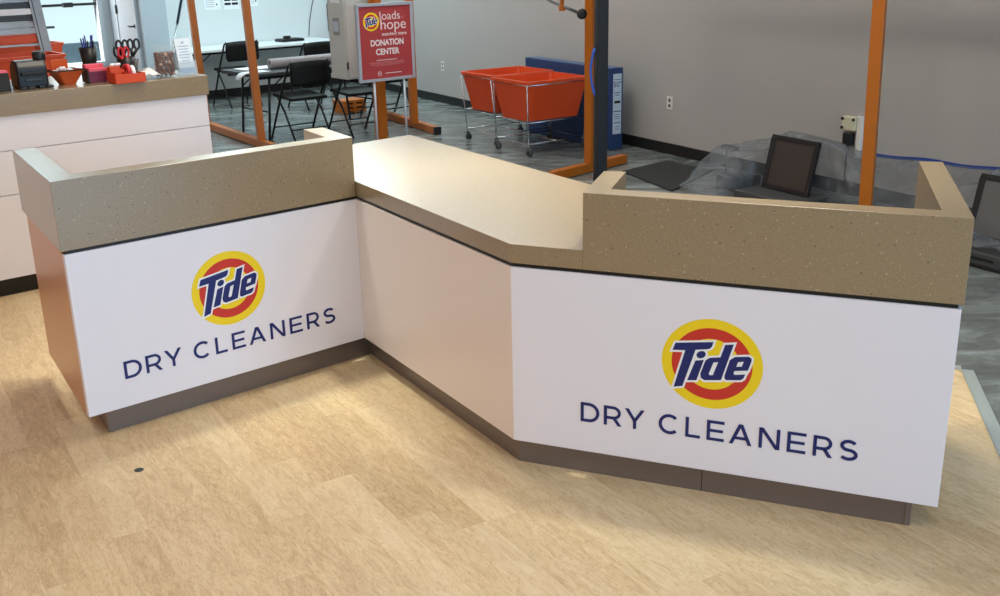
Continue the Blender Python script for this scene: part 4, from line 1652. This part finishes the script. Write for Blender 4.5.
# ------------------------------------------------------------------ screens under the sheeting
def make_display(label, s_, ang):
    t = thing('display_screen', label, 'screen', wl(s_, .62, -.008), math.atan2(U.y, U.x) + ang, 'screens under the plastic sheeting')
    # local x along the wall to the right, +y toward the wall
    tl = M.Rotation(R(-13), 3, 'X')
    mb = MB()
    Wd, Hd, Z0 = .48, .42, .10
    for (x, z, sx, sz) in ((0, .0175, Wd, .035), (0, Hd - .0175, Wd, .035), (-Wd / 2 + .0175, Hd / 2, .035, Hd - .07), (Wd / 2 - .0175, Hd / 2, .035, Hd - .07)):
        mb.box(tl @ V((x, 0, z)) + V((0, -.04, Z0)), (sx, .035, sz), tl)
    mb.build('frame', 'sframe', t, bevel=.004)
    mb = MB(); mb.box(tl @ V((0, .004, Hd / 2)) + V((0, -.04, Z0)), (Wd - .06, .02, Hd - .06), tl); mb.build('panel', 'screen', t)
    mb = MB(); mb.box((0, -.09, .05), (.62, .38, .10)); mb.build('base', 'device', t, bevel=.012)
    mb = MB(); mb.box((-.02, -.283, .06), (.3, .006, .012)); mb.build('slot', 'black', t)
    mb = MB(); mb.box((0, -.09, .012), (.64, .40, .022)); mb.build('plinth', 'bplastic', t, bevel=.004)
    mb = MB(); mb.box((0, .02, .22), (.12, .05, .24), tl); mb.build('stand', 'bplastic', t, bevel=.006)
    return t


dsp = make_display('black-framed tilted screen before the clear sheeting left of the orange post', 1.50, 0.0)
dsp2 = dup(dsp, wl(3.38, .66, -.008), math.atan2(U.y, U.x), 'black-framed screen on a long dark base right of the counter end')
for ch in dsp2.children:
    if ch.name.startswith('panel'):
        ch.data = ch.data.copy()
        ch.data.materials[0] = MT['greymark']
        ch['label'] = 'grey panel inside the black frame'
# dark bar poking into the sheet's left end
t = thing('easel_bar', 'short dark bar propping up the left end of the plastic sheeting', 'bar')
b = MB(); b.tube([wl(.66, .5, -.008), wl(.66, .5, .29)], .007, 8); b.build('upright', 'bmetal', t)
b = MB(); b.box(wl(.70, .5, .305), (.17, .05, .035), M.Rotation(AU, 3, 'Z')); b.build('head', 'bplastic', t, bevel=.006)
t = thing('dark_case', 'low black case beneath the sheeting left of the tilted screen', 'case', wl(.86, .54, -.008), AU)
b = MB(); b.box((0, 0, .065), (.28, .26, .13)); b.build('shell', 'bplastic', t, bevel=.02, seg=3)
b = MB(); b.tube([(-.06, -.125, .10), (-.05, -.15, .11), (.05, -.15, .11), (.06, -.125, .10)], .009, 6); b.build('handle', 'rubber', t)


# draped clear plastic
def sheet_pt(s_, v):
    """v 0 = wall edge, 1 = free edge on the floor"""
    def lerp(a, b_, x):
        return a + (b_ - a) * x

    def key(tab, x):
        for (x0, y0), (x1, y1) in zip(tab, tab[1:]):
            if x <= x1:
                f = max(0, min(1, (x - x0) / (x1 - x0)))
                f = f * f * (3 - 2 * f)
                return lerp(y0, y1, f)
        return tab[-1][1]
    zw = key([(.3, .10), (.7, .25), (1.15, .42), (1.5, .40), (1.75, .35), (2.4, .38), (3.0, .41), (4.4, .42)], s_)
    ztop = key([(.3, .06), (.5, .24), (.66, .335), (1.05, .42), (1.22, .50), (1.72, .48), (2.0, .28), (2.5, .24), (2.9, .36), (3.1, .50), (3.65, .50), (4.4, .4)], s_)
    otop = key([(.3, .40), (.6, .50), (.95, .48), (1.22, .34), (1.85, .34), (2.2, .28), (2.7, .28), (3.08, .34), (4.4, .34)], s_)
    ofr = key([(.3, .62), (.6, .92), (1.08, 1.0), (1.2, .46), (1.8, .46), (2.1, .62), (2.7, .62), (3.1, .46), (4.4, .46)], s_)
    zfr = key([(.3, .0), (4.4, .0)], s_)
    if v < .35:
        f = v / .35
        off, z = lerp(.006, otop, f), lerp(zw, ztop, f) - .05 * math.sin(f * PI) * (1 if ztop > .3 else .3)
    elif v < .45:
        f = (v - .35) / .10
        off, z = lerp(otop, otop + .07, f), ztop - .012 * f
    else:
        f = (v - .45) / .55
        off, z = lerp(otop + .07, ofr, f ** .9), lerp(ztop - .012, zfr, f) + .0
    n1 = math.sin(s_ * 17 + v * 9 + 2 * math.sin(v * 7 + s_ * 3)) * .5 + math.sin(s_ * 41 - v * 13) * .25 + math.sin(s_ * 8 + v * 29) * .3
    amp = .016 * min(1, v * 6) * (1.0 if v > .45 else .55)
    z2 = max(z + n1 * amp, .004)
    return wl(s_, max(.004, off + n1 * amp * 1.2), z2)


b = MB()
NS, NV = 150, 44
S0, S1 = .32, 4.35
for i in range(NS + 1):
    for j in range(NV + 1):
        q = sheet_pt(S0 + (S1 - S0) * i / NS, j / NV)
        b.v.append(q)
for i in range(NS):
    for j in range(NV):
        k = i * (NV + 1) + j
        b.f.append([k, k + 1, k + NV + 2, k + NV + 1]); b.m.append(0); b.sm.append(True)
sh = b.build('plastic_sheet', 'sheet')
tag(sh, 'clear crumpled plastic sheeting draped from the right wall over the screens', 'plastic sheet')
b = MB()
for i in range(40):
    s0_, s1_ = 1.70 + i * 2.6 / 40, 1.70 + (i + 1) * 2.6 / 40
    for (sa, sb) in ((s0_, s1_),):
        za, zb = sheet_pt(sa, 0).z + .004 * math.sin(sa * 9), sheet_pt(sb, 0).z + .004 * math.sin(sb * 9)
        ps = [wl(sa, o_, za + h_) for h_ in (-.012, .014) for o_ in (.0005, .003)] + [wl(sb, o_, zb + h_) for h_ in (-.012, .014) for o_ in (.0005, .003)]
        b.add(ps, [(0, 1, 3, 2), (4, 6, 7, 5), (0, 4, 5, 1), (2, 3, 7, 6), (0, 2, 6, 4), (1, 5, 7, 3)])
tag(b.build('tape_strip', 'bluetape'), 'blue masking tape holding the plastic sheeting to the right wall', 'tape')
# gathered fold of sheeting over the right screen's base
b = MB()
for i in range(25):
    for j in range(13):
        x, y = i / 24, j / 12
        zz = .128 + .08 * math.sin(y * PI) * (.6 + .4 * math.sin(x * 9)) + .018 * math.sin(x * 31 + y * 17)
        b.v.append(wl(2.95 + x * 1.0, .775 + y * .15, zz))
for i in range(24):
    for j in range(12):
        k = i * 13 + j
        b.f.append([k, k + 1, k + 14, k + 13]); b.m.append(0); b.sm.append(True)
b.build('gathered_fold', 'sheet', sh)

# ------------------------------------------------------------------ light
def area(name, loc, size, power, color, rot=(0, 0, 0), sy=None, spread=None):
    l = bpy.data.lights.new(name, 'AREA')
    l.energy = power
    l.color = color
    l.size = size
    if sy:
        l.shape = 'RECTANGLE'
        l.size_y = sy
    if spread:
        l.spread = R(spread)
    o = bpy.data.objects.new(name, l)
    COL.objects.link(o)
    o.location = loc
    o.rotation_euler = rot
    return o


LIGHTS = {
    'overhead_counter': ((1.0, .93, .79), 90), 'overhead_front': ((1.0, .96, .94), 54), 'overhead_mid': ((.85, .92, 1.0), 10),
    'fill_uplight': ((.95, 1.0, .98), 165), 'overhead_back': ((.68, .92, 1.0), 160), 'overhead_carts': ((1, .96, .90), 18),
    'storefront_right': ((.42, .68, 1.0), 280), 'storefront_front': ((1.0, .9, .87), 8), 'warm_left': ((1.0, .68, .58), 56),
    'downlight': ((.96, 1.0, .84), 27), 'window_daylight': ((.95, .98, 1.0), 22),
}


def place_area(name, loc, size, sy, target=None, power=10, color=(1, 1, 1)):
    rot = (0, 0, AU)
    if target is not None:
        rot = (V(target) - V(loc)).to_track_quat('-Z', 'Y').to_euler()
    return area(name, loc, size, power, color, rot, sy)


SETS = [
    ('overhead_counter', [((-1.35, 6.0, H - .06), 1.4, .4, None), ((1.15, 5.0, H - .06), 1.4, .4, None)]),
    ('overhead_front', [((-2.0, 1.8, H - .06), 1.4, .6, None), ((1.0, 1.2, H - .06), 1.4, .6, None)]),
    ('overhead_mid', [((-3.0, 8.2, H - .06), 1.4, .6, None), ((-.4, 7.6, H - .06), 1.4, .6, None)]),
    ('overhead_back', [((-5.2, 11.6, H - .06), 1.6, .7, None), ((-3.4, 13.4, H - .06), 1.6, .7, None), ((-1.9, 14.8, H - .06), 1.6, .7, None)]),
    ('fill_uplight', [((-1.4, 12.4, 2.5), 1.4, .5, (-1.4, 12.4, 3.5)), ((-.2, 9.6, 2.5), 1.4, .5, (-.2, 9.6, 3.5))]),  # unseen lamps added to brighten the ceiling mirrored in the stone tops
    ('downlight', [((-1.25, 5.05, H - .05), .25, .25, None), ((-.05, 5.2, H - .05), .25, .25, None), ((.95, 4.05, H - .05), .25, .25, None)]),
    ('overhead_carts', [(wl(q_, 2.15, H - .06), 1.7, .10, None) for q_ in (-2.6, -.6, 1.4, 3.4)]),
    ('storefront_right', [((6.5, -2.0, 1.9), 4.0, 2.4, (-.8, 4.4, .6))]),
    ('storefront_front', [((-1.0, -4.1, 1.7), 7.0, 2.0, (-1.0, 6, .6))]),
    ('warm_left', [((-8.2, 2.0, 1.8), 5.0, 2.4, (0, 4.6, .5))]),
]
for key, places in SETS:
    col, pw = LIGHTS[key]
    for loc, sx_, sy_, tg in places:
        lo_ = place_area(key, loc, sx_, sy_, tg, pw / len(places), col)
        if key == 'downlight':
            lo_.data.spread = R(52)
wc = ww((gs0 + gs1) / 2, .02, (gz0 + gz1) / 2)
place_area('window_daylight', wc, gs1 - gs0, gz1 - gz0, wc - NB * 3 - V((0, 0, 1.0)), LIGHTS['window_daylight'][1], LIGHTS['window_daylight'][0])

w = bpy.data.worlds.new('world')
S.world = w
w.use_nodes = True
bg = w.node_tree.nodes['Background']
bg.inputs['Color'].default_value = (.74, .96, 1.0, 1)
bg.inputs['Strength'].default_value = 1.15

# ------------------------------------------------------------------ camera and view
cam = bpy.data.cameras.new('camera')
cam.sensor_fit = 'HORIZONTAL'
cam.sensor_width = 36.0
cam.lens = F_PX * 36.0 / 1000.0
co = bpy.data.objects.new('camera', cam)
COL.objects.link(co)
co.matrix_world = xf_axes(EYE, RT, UP, FWD * -1)
cam.clip_end = 200
S.camera = co
S.view_settings.view_transform = 'Standard'
S.view_settings.look = 'None'
S.view_settings.gamma = 1.0
S.view_settings.exposure = 0.0
S.view_settings.use_curve_mapping = False
